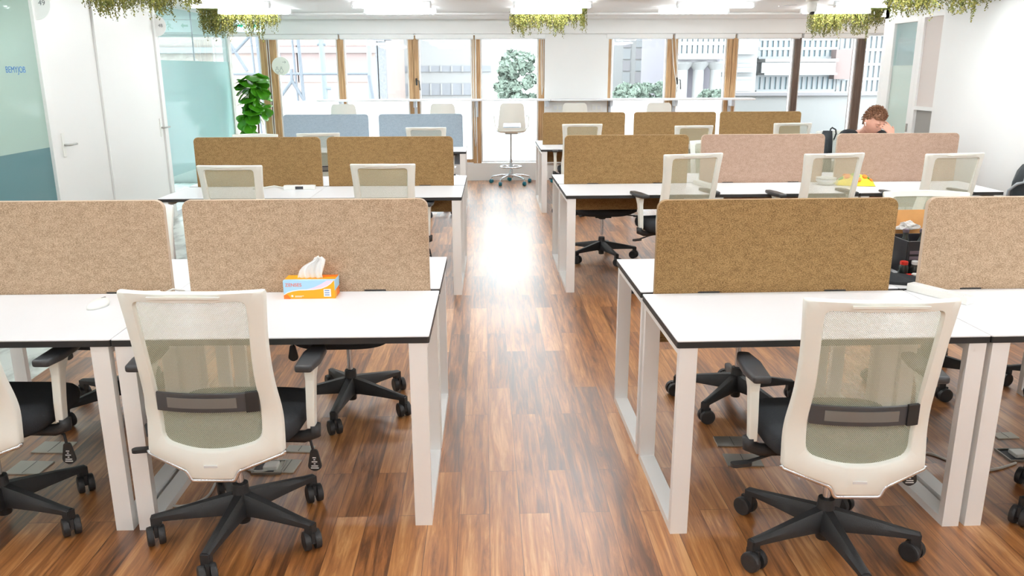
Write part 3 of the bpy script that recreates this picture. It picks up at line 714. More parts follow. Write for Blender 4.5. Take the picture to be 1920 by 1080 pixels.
# ------------------------------------------------------------------ bar stools
def make_stool():
    t = thing('bar_stool', '', 'stool')
    mb = MB()
    for k in range(5):
        a = 2*PI*k/5+.31
        mb.tube([(.03*math.cos(a), .03*math.sin(a), .13), (.18*math.cos(a), .18*math.sin(a), .12), (.29*math.cos(a), .29*math.sin(a), .095), (.30*math.cos(a), .30*math.sin(a), .06)], [.016, .013, .011, .009], 8)
    mb.lathe([(.028, .09), (.032, .10), (.032, .15), (.026, .19), (.02, .34), (.02, .36)], 16)
    sb = mb.obj('star_base', M['chrome'], t, smooth='auto')
    for k in range(5):
        a = 2*PI*k/5+.31; mb = MB(); T = Matrix.Translation((.30*math.cos(a), .30*math.sin(a), .03)) @ Matrix.Rotation(a+.9+k, 4, 'Z')
        for s in (-1, 1): mb.lathe([(.012, .001), (.029, .003), (.03, .016), (.022, .022)], 16, 0, T @ Matrix.Rotation(-s*PI/2, 4, 'X'))
        mb.obj('caster', M['teal_wheel'], sb, smooth='auto')
    n = 32; mb = MB(); ring = []
    rr = [[((.155+.011*math.cos(2*PI*q/8))*math.cos(2*PI*j/n), (.155+.011*math.cos(2*PI*q/8))*math.sin(2*PI*j/n), .25+.011*math.sin(2*PI*q/8)) for q in range(8)] for j in range(n)]
    mb.rings(rr, 0, False, closed=True)
    for k in range(3): a = 2*PI*k/3; mb.cyl((0, 0, .245), (.15*math.cos(a), .15*math.sin(a), .25), .006, n=6)
    mb.obj('foot_ring', M['chrome'], t, smooth='auto')
    MB().lathe([(.013, .34), (.013, .74)], 14).obj('stem', M['steel'], t, smooth='auto')
    MB().box(-.09, .09, -.09, .09, .725, .745).tube([(.05, 0, .73), (.2, .01, .722)], .005, 6).obj('mechanism', M['steel'], t)
    # seat shell + cushion
    rings = []
    for z, k in ((.745, .55), (.75, .8), (.765, .95), (.785, 1.02), (.788, 1.0), (.778, .9), (.77, .5)):
        rings.append([(.22*k*math.copysign(abs(math.cos(a))**.6, math.cos(a)), .21*k*math.copysign(abs(math.sin(a))**.6, math.sin(a)), z) for a in [2*PI*j/32 for j in range(32)]])
    MB().rings(rings).obj('seat', M['creamd'], t, smooth=True)
    rings = []
    for z, k in ((.778, .9), (.79, .97), (.805, .97), (.815, .9), (.818, .5)):
        rings.append([(.19*k*math.copysign(abs(math.cos(a))**.6, math.cos(a)), .01+.18*k*math.copysign(abs(math.sin(a))**.6, math.sin(a)), z) for a in [2*PI*j/32 for j in range(32)]])
    MB().rings(rings).obj('seat_cushion', M['cushion'], t, smooth=True)
    # back shell with an opening at the bottom
    def by(x, z): return -.205 - .10*(z-.78) + .05*(abs(x)/.2)**2
    c = (0, .98)
    outp = smooth_poly([(-.165, 1.17), (.165, 1.17), (.205, .79), (-.205, .79)], [.05, .05, .03, .03], 6)
    rings = []
    mb = MB(); nx, nz = 16, 18; vs = []; fs = []; th = .008
    grid = {}
    for i in range(nz+1):
        z = .785 + .385*i/nz; hw = .205 - .04*(z-.785)/.385
        if i == nz: hw -= .03
        if i == nz-1: hw -= .008
        for j in range(nx+1):
            x = -hw+2*hw*j/nx; vs.append((x, by(x, z)-th/2, z))
    cells = set()
    for i in range(nz):
        for j in range(nx):
            z = .785+.385*(i+.5)/nz; x = -1+2*(j+.5)/nx
            if .835 < z < .895 and abs(x) < .68: continue
            cells.add((i, j))
    Wd = nx+1; n0 = len(vs)
    vs += [(x, y+th, z) for x, y, z in vs]
    for i, j in cells:
        a = i*Wd+j; fs.append((a, a+1, a+Wd+1, a+Wd)); fs.append((a+n0, a+Wd+n0, a+Wd+1+n0, a+1+n0))
        for (di, dj, e0, e1) in ((-1, 0, a, a+1), (1, 0, a+Wd+1, a+Wd), (0, -1, a+Wd, a), (0, 1, a+1, a+Wd+1)):
            if (i+di, j+dj) not in cells: fs.append((e1, e0, e0+n0, e1+n0))
    mb.add(vs, fs); mb.obj('backrest', M['creamd'], t, smooth='auto')
    for s in (-1, 1):
        MB().tube([(s*.19, -.19, .80), (s*.235, -.17, .83), (s*.25, -.12, .97), (s*.245, .05, .985), (s*.235, .08, .97)], .008, 8).obj('armrest', M['creamd'], t, smooth=True)
    return t
st0 = make_stool()
stl = [(.375, 12.0, 3, 'white bar stool with blue-grey cushion and teal casters standing in the aisle'), (-2.0, 11.98, 2, 'white bar stool at the counter, behind the grey-blue screen nearer the fig tree'),
       (-.59, 11.98, -2, 'white bar stool at the counter, behind the grey-blue screen nearer the aisle'), (1.28, 11.98, 0, 'white bar stool at the counter in front of the white pillar'),
       (2.50, 11.98, -4, 'white bar stool at the counter beneath the slanting blind cord')]
for i, (x, y, rz, lb) in enumerate(stl):
    s_ = st0 if i == 0 else dup(st0, (x, y, 0), 0, lb)
    s_.location = (x, y, 0); s_.rotation_euler = (0, 0, R(rz)); s_['label'] = lb; s_['group'] = 'bar stools at the window counter'
#PART2
# ------------------------------------------------------------------ small things
def gp(u, v, z=0.0):                     # point at height z on the sight line through a photo pixel (for measuring places)
    d = Fv*0 + R2*((u-960)) + U2*(540-v) + Fv*1522.27
    k = (z-H)/d.z; return Vector((d.x*k, d.y*k, z))

# tissue box
t = thing('tissue_box', 'orange and light blue tissue box standing against the beige screen', 'tissue box', (-.716, 3.232, TH), R(-.5))
hw, hd, hh = .103, .048, .075
MB().box(-hw, hw, -hd, hd, 0, hh).obj('carton', M['ctn'], t, bevel=.0015)
FT = Matrix(((1, 0, 0, 0), (0, 0, 1, -hd), (0, 1, 0, 0), (0, 0, 0, 1)))      # (x, z) outline on the front face
def front(name, pts, m_, d0=.0003, d1=.0009): MB().prism([(-hw+u*2*hw, v*hh) for u, v in pts], -d1, -d0+.0005, 0, FT).obj(name, m_, t)
wave = [(0, .20), (.08, .33), (.18, .41), (.30, .46), (.45, .47), (.60, .49), (.74, .55), (.85, .67), (.93, .82), (.985, .99)]
def up(pts, d): return [(u, min(.995, v+d)) for u, v in pts]
for name, lo, hi, m_, k in (('white_stripe', wave, up(wave, .05), M['paper'], 0), ):
    for i in range(len(wave)-1):
        pass
def strip(name, a_, b_, m_, d1):
    mb = MB()
    for i in range(len(a_)-1):
        q = [a_[i], a_[i+1], b_[i+1], b_[i]]
        mb.prism([(-hw+u*2*hw, v*hh) for u, v in q], -d1, 0, 0, FT)
    mb.obj(name, m_, t)
top_ = [(u, 1.0) for u, v in wave]
strip('blue_field', wave, top_, M['ctnb'], .0004)
pk = [(u, min(1, v + (.05 if u < .5 else .05+(u-.5)*.9))) for u, v in wave]
strip('pink_band', wave, pk, M['ctnp'], .0006)
strip('white_stripe', wave, up(wave, .045), M['paper'], .0008)
strip('orange_corner', [(0, 0), (.04, 0), (.08, 0), (.13, 0)], [(0, .20), (.04, .24), (.08, .22), (.13, .03)], M['ctno'], .0005)
MB().box(-hw, hw, -hd, -hd+.022, hh-.0004, hh+.0006).obj('top_blue_field', M['ctnb'], t)
MB().box(hw-.075, hw, hd-.035, hd, hh-.0004, hh+.0007).obj('top_orange_field', M['ctno'], t)
MB().box(hw-.0003, hw+.0006, -hd, hd, hh*.45, hh).obj('side_blue_field', M['ctnb'], t)
MB().box(hw-.0003, hw+.0005, -hd*.2, hd, 0, hh*.5).obj('side_orange_field', M['ctno'], t)
text_mesh('ZENSES', .020, 'box_lettering', M['red'], t, (-hw+.041, -hd-.0012, hh*.76), (PI/2, 0, 0), .0003)
MB().box(hw-.045, hw-.016, -hd-.0012, -hd, .008, .040).obj('white_badge', M['paper'], t)
for q in range(3): MB().box(hw-.041, hw-.022, -hd-.0016, -hd-.001, .014+q*.009, .017+q*.009).obj('badge_print', M['blue'], t)
MB().prism([(-hw+.034+.006*math.cos(a)*(1 if k % 2 else .5), .012+.006*math.sin(a)*(1 if k % 2 else .5)) for k, a in enumerate([2*PI*j/10 for j in range(10)])], -.0012, 0, 0, FT).obj('flower_mark', M['paper'], t)
MB().box(-hw+.045, -hw+.08, -hd-.001, -hd, .011, .0125).box(-hw+.045, -hw+.072, -hd-.001, -hd, .007, .0085).obj('small_print', M['paper'], t)
# tissue sheet: folded surface with depth
vs = []; fs = []; nx, nz = 26, 16
outl = [(-.052, .0), (-.050, .022), (-.036, .042), (-.022, .050), (.004, .058), (.016, .068), (.030, .070), (.044, .062), (.040, .040), (.032, .018), (.030, 0)]
left = [(-.055, 0), (-.052, .018), (-.046, .034), (-.028, .054), (.012, .075), (.020, .088)]
right = [(.048, 0), (.046, .018), (.050, .034), (.056, .054), (.062, .078), (.050, .090)]
for i in range(nz+1):
    f_ = i/nz*(len(left)-1); k = min(int(f_), len(left)-2); q = f_-k
    xl = left[k][0]*(1-q)+left[k+1][0]*q; zl = left[k][1]*(1-q)+left[k+1][1]*q
    xr = right[k][0]*(1-q)+right[k+1][0]*q; zr = right[k][1]*(1-q)+right[k+1][1]*q
    for j in range(nx+1):
        s_ = j/nx; x = xl+(xr-xl)*s_; z = zl+(zr-zl)*s_ + .006*math.sin(s_*PI)*(i/nz)
        y = .010*math.sin(s_*13+i*.12)*(.35+.65*i/nz) + .006*math.sin(s_*29+i*.4) - .008*(i/nz)
        vs.append((x, y, z+hh-.004))
for i in range(nz):
    for j in range(nx): a = i*(nx+1)+j; fs.append((a, a+1, a+nx+2, a+nx+1))
o_ = MB().add(vs, fs).obj('tissue_sheet', M['tissue'], t, smooth=True); md = o_.modifiers.new('thick', 'SOLIDIFY'); md.thickness = .0012

# power strips and desk electronics
def power_strip(x, y, z, L, rz, lb, n=4, label2=None):
    t = thing('power_strip', lb, 'power strip', (x, y, z), rz, 'white power strips on the desks')
    MB().box(-L/2, L/2, -.024, .024, 0, .032).obj('housing', M['wplast'], t, bevel=.004)
    for k in range(n): MB().box(-L/2+L*(k+.5)/n-.015, -L/2+L*(k+.5)/n+.015, -.016, .016, .032, .0335).obj('socket_face', M['alu'], t, bevel=.002)
    return t
ps = power_strip(1.825, 3.10, TH, .26, R(-62), 'white power strip bridging two desks behind the front right chair')
ps = power_strip(-1.44, 6.325, TH, .24, R(2), 'white power strip with a dark switch on the middle left desk')
MB().box(-.03, .03, -.027, -.02, .004, .026).obj('switch', M['dark'], ps, bevel=.002)
MB().tube([(-.12, .005, .012), (-.20, .035, .022), (-.28, .025, .012), (-.36, .005, .006)], .007, 8).obj('power_cord', M['cable'], ps, smooth=True)
power_strip(1.72, 6.33, TH, .30, R(-78), 'white power strip lying across the seam of the middle right desks')
t = thing('desk_hub', 'small white wedge-shaped hub by the seam of the front left desks', 'hub', (-1.40, 3.235, TH), R(8))
MB().prism([(-.09, -.03), (.09, -.03), (.06, .03), (-.05, .03)], 0, .02).obj('housing', M['wplast'], t, bevel=.006, seg=3)
MB().tube([(.08, .01, .012), (.11, .03, .022), (.12, .05, .012), (.15, .055, .004)], .004, 6).obj('lead', M['cable'], t, smooth=True)
t = thing('computer_mouse', 'white mouse peeking out left of the front left chair back', 'mouse', (-1.52, 3.10, TH), R(70))
rings = [[(.052*k*math.cos(a), .03*k*math.sin(a), z+.006*math.cos(a)*k) for a in [2*PI*j/24 for j in range(24)]] for z, k in ((.0, .9), (.008, 1), (.018, .95), (.026, .7), (.030, .3))]
for r_ in rings[0:1]: rings[0] = [(x, y, 0) for x, y, z in r_]
MB().rings(rings).obj('shell', M['wplast'], t, smooth=True); MB().box(.02, .04, -.002, .002, .024, .032).obj('wheel', M['grey'], t)

# yellow packet, bowl
t = thing('snack_packet', 'bright yellow fruit-printed packet lying in front of the pinkish screen', 'packet', (2.92, 6.33, TH), R(-14))
vs = []; fs = []; nx, ny = 20, 12; L, W = .145, .075
def pk_z(u, v): return .078*max(0, (1-abs(u)**2.4))**.6*max(0, (1-abs(v)**2.2))**.55*(1+.10*math.sin(u*9+v*4)) + .003
for sgn in (1, 0):
    for i in range(ny+1):
        for j in range(nx+1):
            u = -1+2*j/nx; v = -1+2*i/ny; vs.append((u*L, v*W*(1-.12*u*u), pk_z(u, v)*sgn + (.001 if not sgn else 0)))
n0 = (nx+1)*(ny+1)
for i in range(ny):
    for j in range(nx):
        a = i*(nx+1)+j; fs.append((a, a+1, a+nx+2, a+nx+1)); fs.append((a+n0, a+nx+1+n0, a+nx+2+n0, a+1+n0))
MB().add(vs, fs).obj('wrapper', M['yellow'], t, smooth=True)
for (u, v, m_, r) in ((-.45, -.45, 'yo', .016), (.05, -.35, 'green', .015), (.42, -.5, 'yo', .014), (.1, -.75, 'yo', .014), (.55, -.2, 'yg', .016), (-.1, .1, 'yg', .018), (-.75, -.2, 'yg', .014), (.75, -.45, 'yo', .010), (-.5, .3, 'yo', .015)):
    x, y, z = u*L, v*W*(1-.12*u*u), pk_z(u, v)
    r *= 1.5; e_ = .03; nn = Vector((-(pk_z(u+e_, v)-pk_z(u-e_, v))/(2*e_*L), -(pk_z(u, v+e_)-pk_z(u, v-e_))/(2*e_*W), 1)).normalized()
    MB().lathe([(r*.9, -.008), (r, .0), (r*.9, .0022), (r*.4, .0035)], 12, 0, Matrix.Translation(Vector((x, y, z))+nn*.006) @ nn.to_track_quat('Z', 'Y').to_matrix().to_4x4()).obj('fruit_print', M[m_], t, smooth='auto')
t = thing('bowl', 'white takeaway bowl seen through the mesh of the chair by the yellow packet', 'bowl', (2.70, 6.36, TH))
MB().lathe([(.045, 0), (.062, .012), (.076, .055), (.080, .058), (.074, .056), (.058, .014), (.02, .008)], 28).obj('body', M['wplast'], t, smooth='auto')
MB().lathe([(.0765, .03), (.0785, .045), (.0775, .045), (.076, .03)], 28).obj('rim_band', M['alu'], t, smooth='auto')

# things on the window-side desk of the front right block
t = thing('bottle_crate', 'black crate of dark bottles standing between the two front right screens', 'crate', (2.03, 3.57, TH), R(3))
mb = MB().box(-.16, .16, -.085, .085, 0, .01)
for s in (-1, 1):
    mb.box(-.16, .16, s*.085-.004, s*.085+.004, 0, .15).box(s*.16-.004, s*.16+.004, -.085, .085, 0, .15)
mb.obj('body', M['crate'], t, bevel=.002)
for k in range(4):
    x = -.12+.078*k
    for z in (.10, .075): MB().box(x-.03, x+.03, -.092, -.089, z-.008, z+.006).obj('label_plate', M['label'], t)
for k in range(4):
    x = -.12+.078*k
    tt = thing('bottle', 'dark bottle in the black crate, %s from the brown screen' % ('first', 'second', 'third', 'fourth')[k], 'bottle', (2.03+x, 3.575, TH+.011), 0, 'dark bottles in the crate')
    MB().lathe([(.030, 0), (.031, .08), (.028, .11), (.012, .14), (.012, .165)], 16).obj('body', M['bottle'], tt, smooth='auto')
    MB().lathe([(.014, .16), (.014, .175), (.008, .177)], 12).obj('cap', M['label'], tt, smooth='auto')
for k in range(3):
    tt = thing('spice_jar', 'small dark jar in front of the crate, %s' % ('beside the red cap', 'middle of three', 'nearest the beige screen')[k], 'jar', (1.855+.052*k, 3.455, TH), 0, 'small jars in front of the crate')
    MB().lathe([(.02, 0), (.022, .004), (.022, .04), (.016, .05)], 14).obj('body', M['bottle'], tt, smooth='auto'); MB().lathe([(.017, .05), (.017, .064), (.012, .066)], 12).obj('cap', M['alu'] if k else M['redd'], tt, smooth='auto')
tag(MB().box(-.013, .013, -.013, .013, 0, .016).obj('red_cap', M['redd'], bevel=.004, loc=(1.865, 3.415, TH)), 'small red cap on the desk before the black crate', 'cap')
t = thing('cardboard_box', 'open brown cardboard box behind the black bottle crate', 'box', (2.07, 3.765, TH), R(2))
mb = MB().box(-.20, .20, -.05, .05, 0, .006)
for s in (-1, 1): mb.box(-.20, .20, s*.05-.002, s*.05+.002, 0, .16).box(s*.20-.002, s*.20+.002, -.05, .05, 0, .16)
mb.obj('body', M['card'], t)
for (y, a, nm) in ((.05, -38, 'flap'), (-.05, 200, 'flap')):
    T = Matrix.Translation((0, y, .16)) @ Matrix.Rotation(R(a+60 if y > 0 else 80), 4, 'X')
    MB().box(-.20, .20, 0, .09, -.0015, .0015, 0, T).obj('flap', M['card'], t)
T = Matrix.Translation((-.2, 0, .16)) @ Matrix.Rotation(R(-150), 4, 'Y'); MB().box(0, .08, -.05, .05, -.0015, .0015, 0, T).obj('flap', M['card'], t)
def crumple(name, loc, s, m_, lb, cat, seed, flat=.5):
    bm = bmesh.new(); bmesh.ops.create_icosphere(bm, subdivisions=3, radius=1)
    for v in bm.verts:
        n_ = noise.noise(v.co*1.7+Vector((seed, 0, 0)))*.5+noise.noise(v.co*4+Vector((0, seed, 0)))*.35
        v.co *= 1+n_; v.co = Vector((v.co.x*s[0], v.co.y*s[1], max(v.co.z*s[2], -s[2]*.5)+s[2]*.5))
    me = D.meshes.new(name); bm.to_mesh(me); bm.free(); me.materials.append(m_)
    o = D.objects.new(name, me); COL.objects.link(o); o.location = loc; return tag(o, lb, cat)
crumple('crumpled_paper', (1.925, 3.385, TH), (.055, .03, .022), M['paper'], 'crumpled white paper on the desk between the front right screens', 'paper', 3.1)
crumple('packing_paper', (1.98, 3.695, TH+.16), (.05, .012, .025), M['paper'], 'white packing paper sticking out between crate and cardboard box', 'paper', 8.2)
# black felt cap / pouch as a soft wedge
vs = []; fs = []; n = 16
for i in range(n+1):
    for j in range(n+1):
        u = i/n; v = j/n; vs.append((-.14+.26*u, -.08+.16*v, .008+.085*(1-u)**1.4*math.sin(PI*min(1, max(0, v*.9+.05)))**.6+.004*math.sin(9*u+7*v)))
m0 = len(vs); vs += [(x, y, 0) for x, y, z in vs]
for i in range(n):
    for j in range(n): a = i*(n+1)+j; fs.append((a, a+1, a+n+2, a+n+1)); fs.append((a+m0, a+n+1+m0, a+n+2+m0, a+1+m0))
for j in range(n):
    for (a, b_) in ((j, j+1), (n*(n+1)+j+1, n*(n+1)+j), ((j+1)*(n+1), j*(n+1)), (j*(n+1)+n, (j+1)*(n+1)+n)): fs.append((b_, a, a+m0, b_+m0))
tag(MB().add(vs, fs).obj('felt_pouch', M['fab'], smooth='auto', loc=(1.755, 3.375, TH), rot=(0, 0, R(-20))), 'black fabric pouch half hidden behind the large brown screen', 'pouch')
t = thing('desk_phone', 'upright black handset beside the black bottle crate', 'phone', (1.80, 3.585, TH))
MB().box(-.028, .028, -.02, .02, 0, .16).obj('handset', M['pad'], t, bevel=.014, seg=3, smooth='auto'); MB().box(-.045, .045, -.035, .035, 0, .03).obj('cradle', M['edge'], t, bevel=.006)

# floor boxes and loose lids, cables
def plate(u, v, sx, sy, m_, lb, rz=0, grp='floor access plates', z=.0):
    p = gp(u, v); t = thing('access_plate', lb, 'floor plate', (p.x, p.y, z), R(rz), grp)
    MB().box(-sx/2, sx/2, -sy/2, sy/2, 0, .006).obj('plate', m_, t, bevel=.0015)
    MB().box(-.0012, .0012, -sy/2+.004, sy/2-.004, .006, .0066).obj('seam', M['dark'], t)
plate(1372, 829, .148, .098, M['platem'], 'steel floor plate nearer the screen, under the front right desk', -3)
plate(1393, 864, .152, .110, M['platem'], 'steel floor plate nearer the camera, under the front right desk', -4)
plate(102, 840, .15, .108, M['plate'], 'pale floor plate farther from the camera, beside the left-edge chair', -4)
plate(56, 878, .148, .115, M['plate'], 'pale floor plate nearer the camera, beside the left-edge chair', -4)
plate(540, 875, .085, .115, M['plate'], 'pale floor plate behind the front left chair, beside its open box', -6)
plate(563, 843, .12, .06, M['plate'], 'pale floor plate half hidden by the front left chair seat', -6)
plate(1884, 818, .10, .06, M['plate'], 'pale floor plate beyond the double legs of the front right desks', 3)
def open_box(u, v, lb):
    p = gp(u, v); t = thing('floor_box', lb, 'floor box', (p.x, p.y, 0), 0, 'open floor boxes')
    mb = MB().box(-.06, .06, -.055, .055, 0, .003); mb.obj('well', M['dark'], t)
    MB().box(-.062, .062, -.058, -.052, 0, .010).box(-.062, .062, .052, .058, 0, .010).box(-.062, -.056, -.052, .052, 0, .010).box(.056, .062, -.052, .052, 0, .010).obj('rim', M['platem'], t)
    MB().box(-.02, .04, -.03, .03, .003, .022).obj('plug', M['wplast'], t, bevel=.006)
open_box(505, 878, 'open floor box with a white plug behind the front left chair')
open_box(1905, 855, 'open floor box with a white plug at the lower right edge')
def floor_cable(pts, lb):
    P = [gp(u, v, .006) for u, v in pts]; out = []
    for i in range(len(P)-1):
        p0, p1, p2, p3 = P[max(0, i-1)], P[i], P[i+1], P[min(len(P)-1, i+2)]
        for k in range(6):
            s = k/6; out.append(.5*((2*p1)+(p2-p0)*s+(2*p0-5*p1+4*p2-p3)*s*s+(3*p1-p0-3*p2+p3)*s**3))
    out.append(P[-1])
    tag(MB().tube(out, .0055, 8).obj('floor_cable', M['cable'], smooth=True), lb, 'cable', 'cables on the floor')
floor_cable([(505, 880), (480, 884), (450, 876), (425, 880), (405, 905), (390, 930), (360, 945), (325, 948), (300, 930), (330, 900)], 'white cable looping on the floor behind the front left chair')
floor_cable([(1905, 868), (1870, 879), (1835, 882), (1800, 874), (1770, 860), (1740, 850), (1700, 852)], 'white cable snaking past the double legs of the front right desks')

# dark bag leaning on the right wall
t = thing('duffel_bag', 'tall charcoal bag with a pale strap standing by the white wall', 'bag', (4.115, 6.06, 0))
rings = []
for z, a_, b_ in ((0, .11, .10), (.03, .135, .13), (.3, .14, .15), (.6, .13, .14), (.78, .115, .125), (.87, .085, .09), (.92, .04, .05), (.93, .01, .02)):
    rings.append([((a_*.5+.008*math.sin(j*3+z*9))*math.cos(2*PI*j/28), (b_+.012*math.sin(j*2.3+z*5))*math.sin(2*PI*j/28), z) for j in range(28)])
MB().rings(rings).obj('body', M['bag'], t, smooth=True)
MB().tube([(-.03, -.06, .90), (-.062, -.08, .80), (-.075, -.02, .78), (-.08, .06, .72), (-.06, .10, .55)], .012, 6).tube([(-.055, -.09, .80), (-.05, -.12, .5), (-.055, -.10, .2)], .006, 6).obj('strap', M['strap'], t, smooth=True)

# ------------------------------------------------------------------ signs
def half_disc(y, z, r, txt, lb):
    t = thing('room_number_sign', lb, 'sign', (XL+.016, y, z), 0, 'round room number signs')
    pts = [(r*math.cos(R(-90+180*k/24)), r*math.sin(R(-90+180*k/24))) for k in range(25)]
    T = Matrix(((1, 0, 0, 0), (0, 0, 1, 0), (0, 1, 0, 0), (0, 0, 0, 1)))
    MB().prism(pts, -.005, .005, 0, T).obj('disc', M['door'], t)
    text_mesh(txt, r*.42, 'number', M['grey'], t, (r*.5, -.0062, 0), (PI/2, 0, 0))
half_disc(6.96, 2.155, .13, '49', 'white round sign reading 49 above the nearer office door')
half_disc(9.42, 2.105, .115, '48', 'white round sign reading 48 above the farther office door')
t = thing('name_sticker', 'blue capital lettering on the pale green glass', 'sticker', (XL-.011, 6.60, 1.64))
MB().box(0, .0006, -.15, .15, -.035, .032).obj('backing', M['mint'], t)
text_mesh('BEMYJOB', .068, 'lettering', M['blue'], t, (.0012, 0, 0), (PI/2, 0, PI/2))
t = thing('door_sticker', 'small white sticker with red and blue print on the teal glass', 'sticker', (XL-.004, 9.68, 1.62))
MB().box(0, .001, -.10, .10, -.065, .045).obj('backing', M['paper'], t)
MB().lathe([(.022, 0), (.022, .001)], 16, 0, Matrix.Translation((.001, -.06, 0)) @ Matrix.Rotation(PI/2, 4, 'Y')).obj('red_mark', M['redd'], t)
MB().box(.001, .0018, -.02, .08, .005, .012).box(.001, .0018, -.02, .06, -.012, -.005).obj('blue_print', M['blue'], t)
t = thing('exit_sign', 'lit white and green exit sign hanging under the hanging moss', 'sign', (-3.13, 11.45, 2.205))
MB().box(-.20, .20, -.02, .02, -.08, .07).obj('housing', M['signw'], t, bevel=.004)
for s in (-.14, .14): MB().cyl((s, 0, .07), (s, 0, .123), .005, n=8).obj('hanger', M['alu'], t)
T = Matrix(((1, 0, 0, 0), (0, 0, 1, -.021), (0, 1, 0, 0), (0, 0, 0, 1)))
MB().prism([(-.16, -.012), (-.10, -.012), (-.10, -.035), (-.065, 0), (-.10, .035), (-.10, .012), (-.16, .012)], -.001, 0, 0, T).obj('arrow', M['signg'], t)
mb = MB().lathe([(.011, -.001), (.011, .001)], 14, 0, T @ Matrix.Translation((.10, .045, 0)))
for a_, b_ in (((.10, .030), (.085, -.005)), ((.085, -.005), (.11, -.025)), ((.11, -.025), (.10, -.055)), ((.085, -.005), (.065, -.03)), ((.065, -.03), (.04, -.035)), ((.10, .025), (.125, .005)), ((.10, .025), (.075, .02)), ((.075, .02), (.065, 0))):
    mb.cyl((a_[0], -.0215, a_[1]), (b_[0], -.0215, b_[1]), .006, n=6)
mb.obj('running_figure', M['signg'], t)
t = thing('restroom_sign', 'round white restroom sign with two outlined figures and an arrow', 'sign', (-2.965, 12.372, 1.69))
MB().lathe([(.13, -.003), (.13, .003)], 40, 0, Matrix.Rotation(PI/2, 4, 'X')).obj('disc', M['creamd'], t)
mb = MB(); y = -.0045
for cx in (-.055, .005):
    rg = [(cx+.011*math.cos(2*PI*k/12), y, -.022+.011*math.sin(2*PI*k/12)) for k in range(13)]; mb.tube(rg, .0018, 4)
    bd = [(-.020, -.045), (.020, -.045), (.026, -.075), (.010, -.078), (.010, -.105), (-.010, -.105), (-.010, -.078), (-.026, -.075), (-.020, -.045)] if cx < 0 else [(-.014, -.04), (.014, -.04), (.028, -.085), (.009, -.085), (.009, -.105), (-.009, -.105), (-.009, -.085), (-.028, -.085), (-.014, -.04)]
    mb.tube([(cx+a_, y, b_) for a_, b_ in bd], .0018, 4)
mb.tube([(.025, y, .055), (.075, y, .055)], .002, 4).tube([(.058, y, .072), (.076, y, .055), (.058, y, .038)], .002, 4); mb.obj('pictogram', M['grey'], t)

# dome camera under the ceiling
t = thing('ceiling_camera', 'white ceiling camera with a black lens in front of the far lamps', 'camera', (3.39, 8.75, 0))
MB().lathe([(.03, 2.33), (.065, 2.325), (.065, 2.30), (.03, 2.29)], 24).obj('mount', M['wplast'], t, smooth='auto')
MB().lathe([(.03, 2.30), (.048, 2.28), (.055, 2.24), (.048, 2.205), (.035, 2.185), (.02, 2.18)], 24).obj('housing', M['wplast'], t, smooth='auto')
bm_ = MB().lathe([(.004, -.02), (.02, -.018), (.028, 0), (.02, .018)], 18, 0, Matrix.Translation((0, -.02, 2.19))); bm_.obj('lens', M['edge'], t, smooth='auto')
for s in (-1, 1): MB().box(s*.12-.09, s*.12+.09, -.015, .015, 2.268, 2.275, 0, Matrix.Rotation(.06*s, 4, 'Y') @ Matrix.Translation((0, 0, 0))).obj('side_arm', M['alu'], t)

# ------------------------------------------------------------------ hanging moss
def moss_mesh(seed, L=.90, Dp=.26):
    rd = random.Random(seed); vs = []; fs = []; ms = []
    dens = [rd.random() for _ in range(14)]
    def leaf(p, s, mi):
        a = rd.uniform(0, 2*PI); t_ = rd.uniform(-1, 1); d = Vector((math.cos(a), math.sin(a), t_)).normalized()*s
        n_ = Vector((rd.uniform(-1, 1), rd.uniform(-1, 1), rd.uniform(-.4, .4))).normalized(); c = d.cross(n_).normalized()*s*.42
        k = len(vs); vs.extend([p-d*.5, p+c, p+d*.5, p-c]); fs.append((k, k+1, k+2, k+3)); ms.append(mi)
    for i in range(420):
        x = rd.uniform(-L/2, L/2); y = rd.uniform(-Dp/2, Dp/2)
        k = (x/L+.5)*13; d = dens[int(k)]*(1-k % 1)+dens[min(13, int(k)+1)]*(k % 1)
        ln = .07 + .19*d*rd.uniform(.3, 1.0) + (.06 if rd.random() < .08 else 0)
        px, py = x, y; z = 0
        for q in range(int(ln/.0065)):
            z -= .0065; px += rd.uniform(-.004, .004); py += rd.uniform(-.004, .004)
            if rd.random() < .85: leaf(Vector((px+rd.gauss(0, .006), py+rd.gauss(0, .006), z)), rd.uniform(.010, .019), 0 if rd.random() < .65 else 1)
    me = D.meshes.new('moss_foliage'); me.from_pydata([tuple(v) for v in vs], [], fs); me.materials.append(M['moss']); me.materials.append(M['mossd'])
    for p, mi in zip(me.polygons, ms): p.material_index = mi
    return me
mm = [moss_mesh(5), moss_mesh(11)]
for i, (x, y, k, lb) in enumerate(((-2.87, 10.16, 0, 'hanging moss planter in front of the lit exit sign'), (.77, 10.2, 1, 'hanging moss planter above the white bar stool in the aisle'),
        (4.39, 10.2, 0, 'hanging moss planter above the seated man, by the window wall'), (-2.84, 7.3, 1, 'hanging moss planter at the top left, between the two numbered signs'), (3.72, 6.85, 0, 'hanging moss planter at the top right against the white wall'))):
    t = thing('moss_planter', lb, 'hanging plant', (x, y, CE), 0, 'hanging moss planters')
    MB().box(-.45, .45, -.13, .13, -.022, -.001).obj('tray', M['mossd'], t, bevel=.003)
    f_ = D.objects.new('foliage', mm[k]); COL.objects.link(f_); f_.parent = t; f_.location = (0, 0, -.018); f_.scale = (1, 1, 1.3 if i < 3 else 1.15); f_['kind'] = 'stuff'

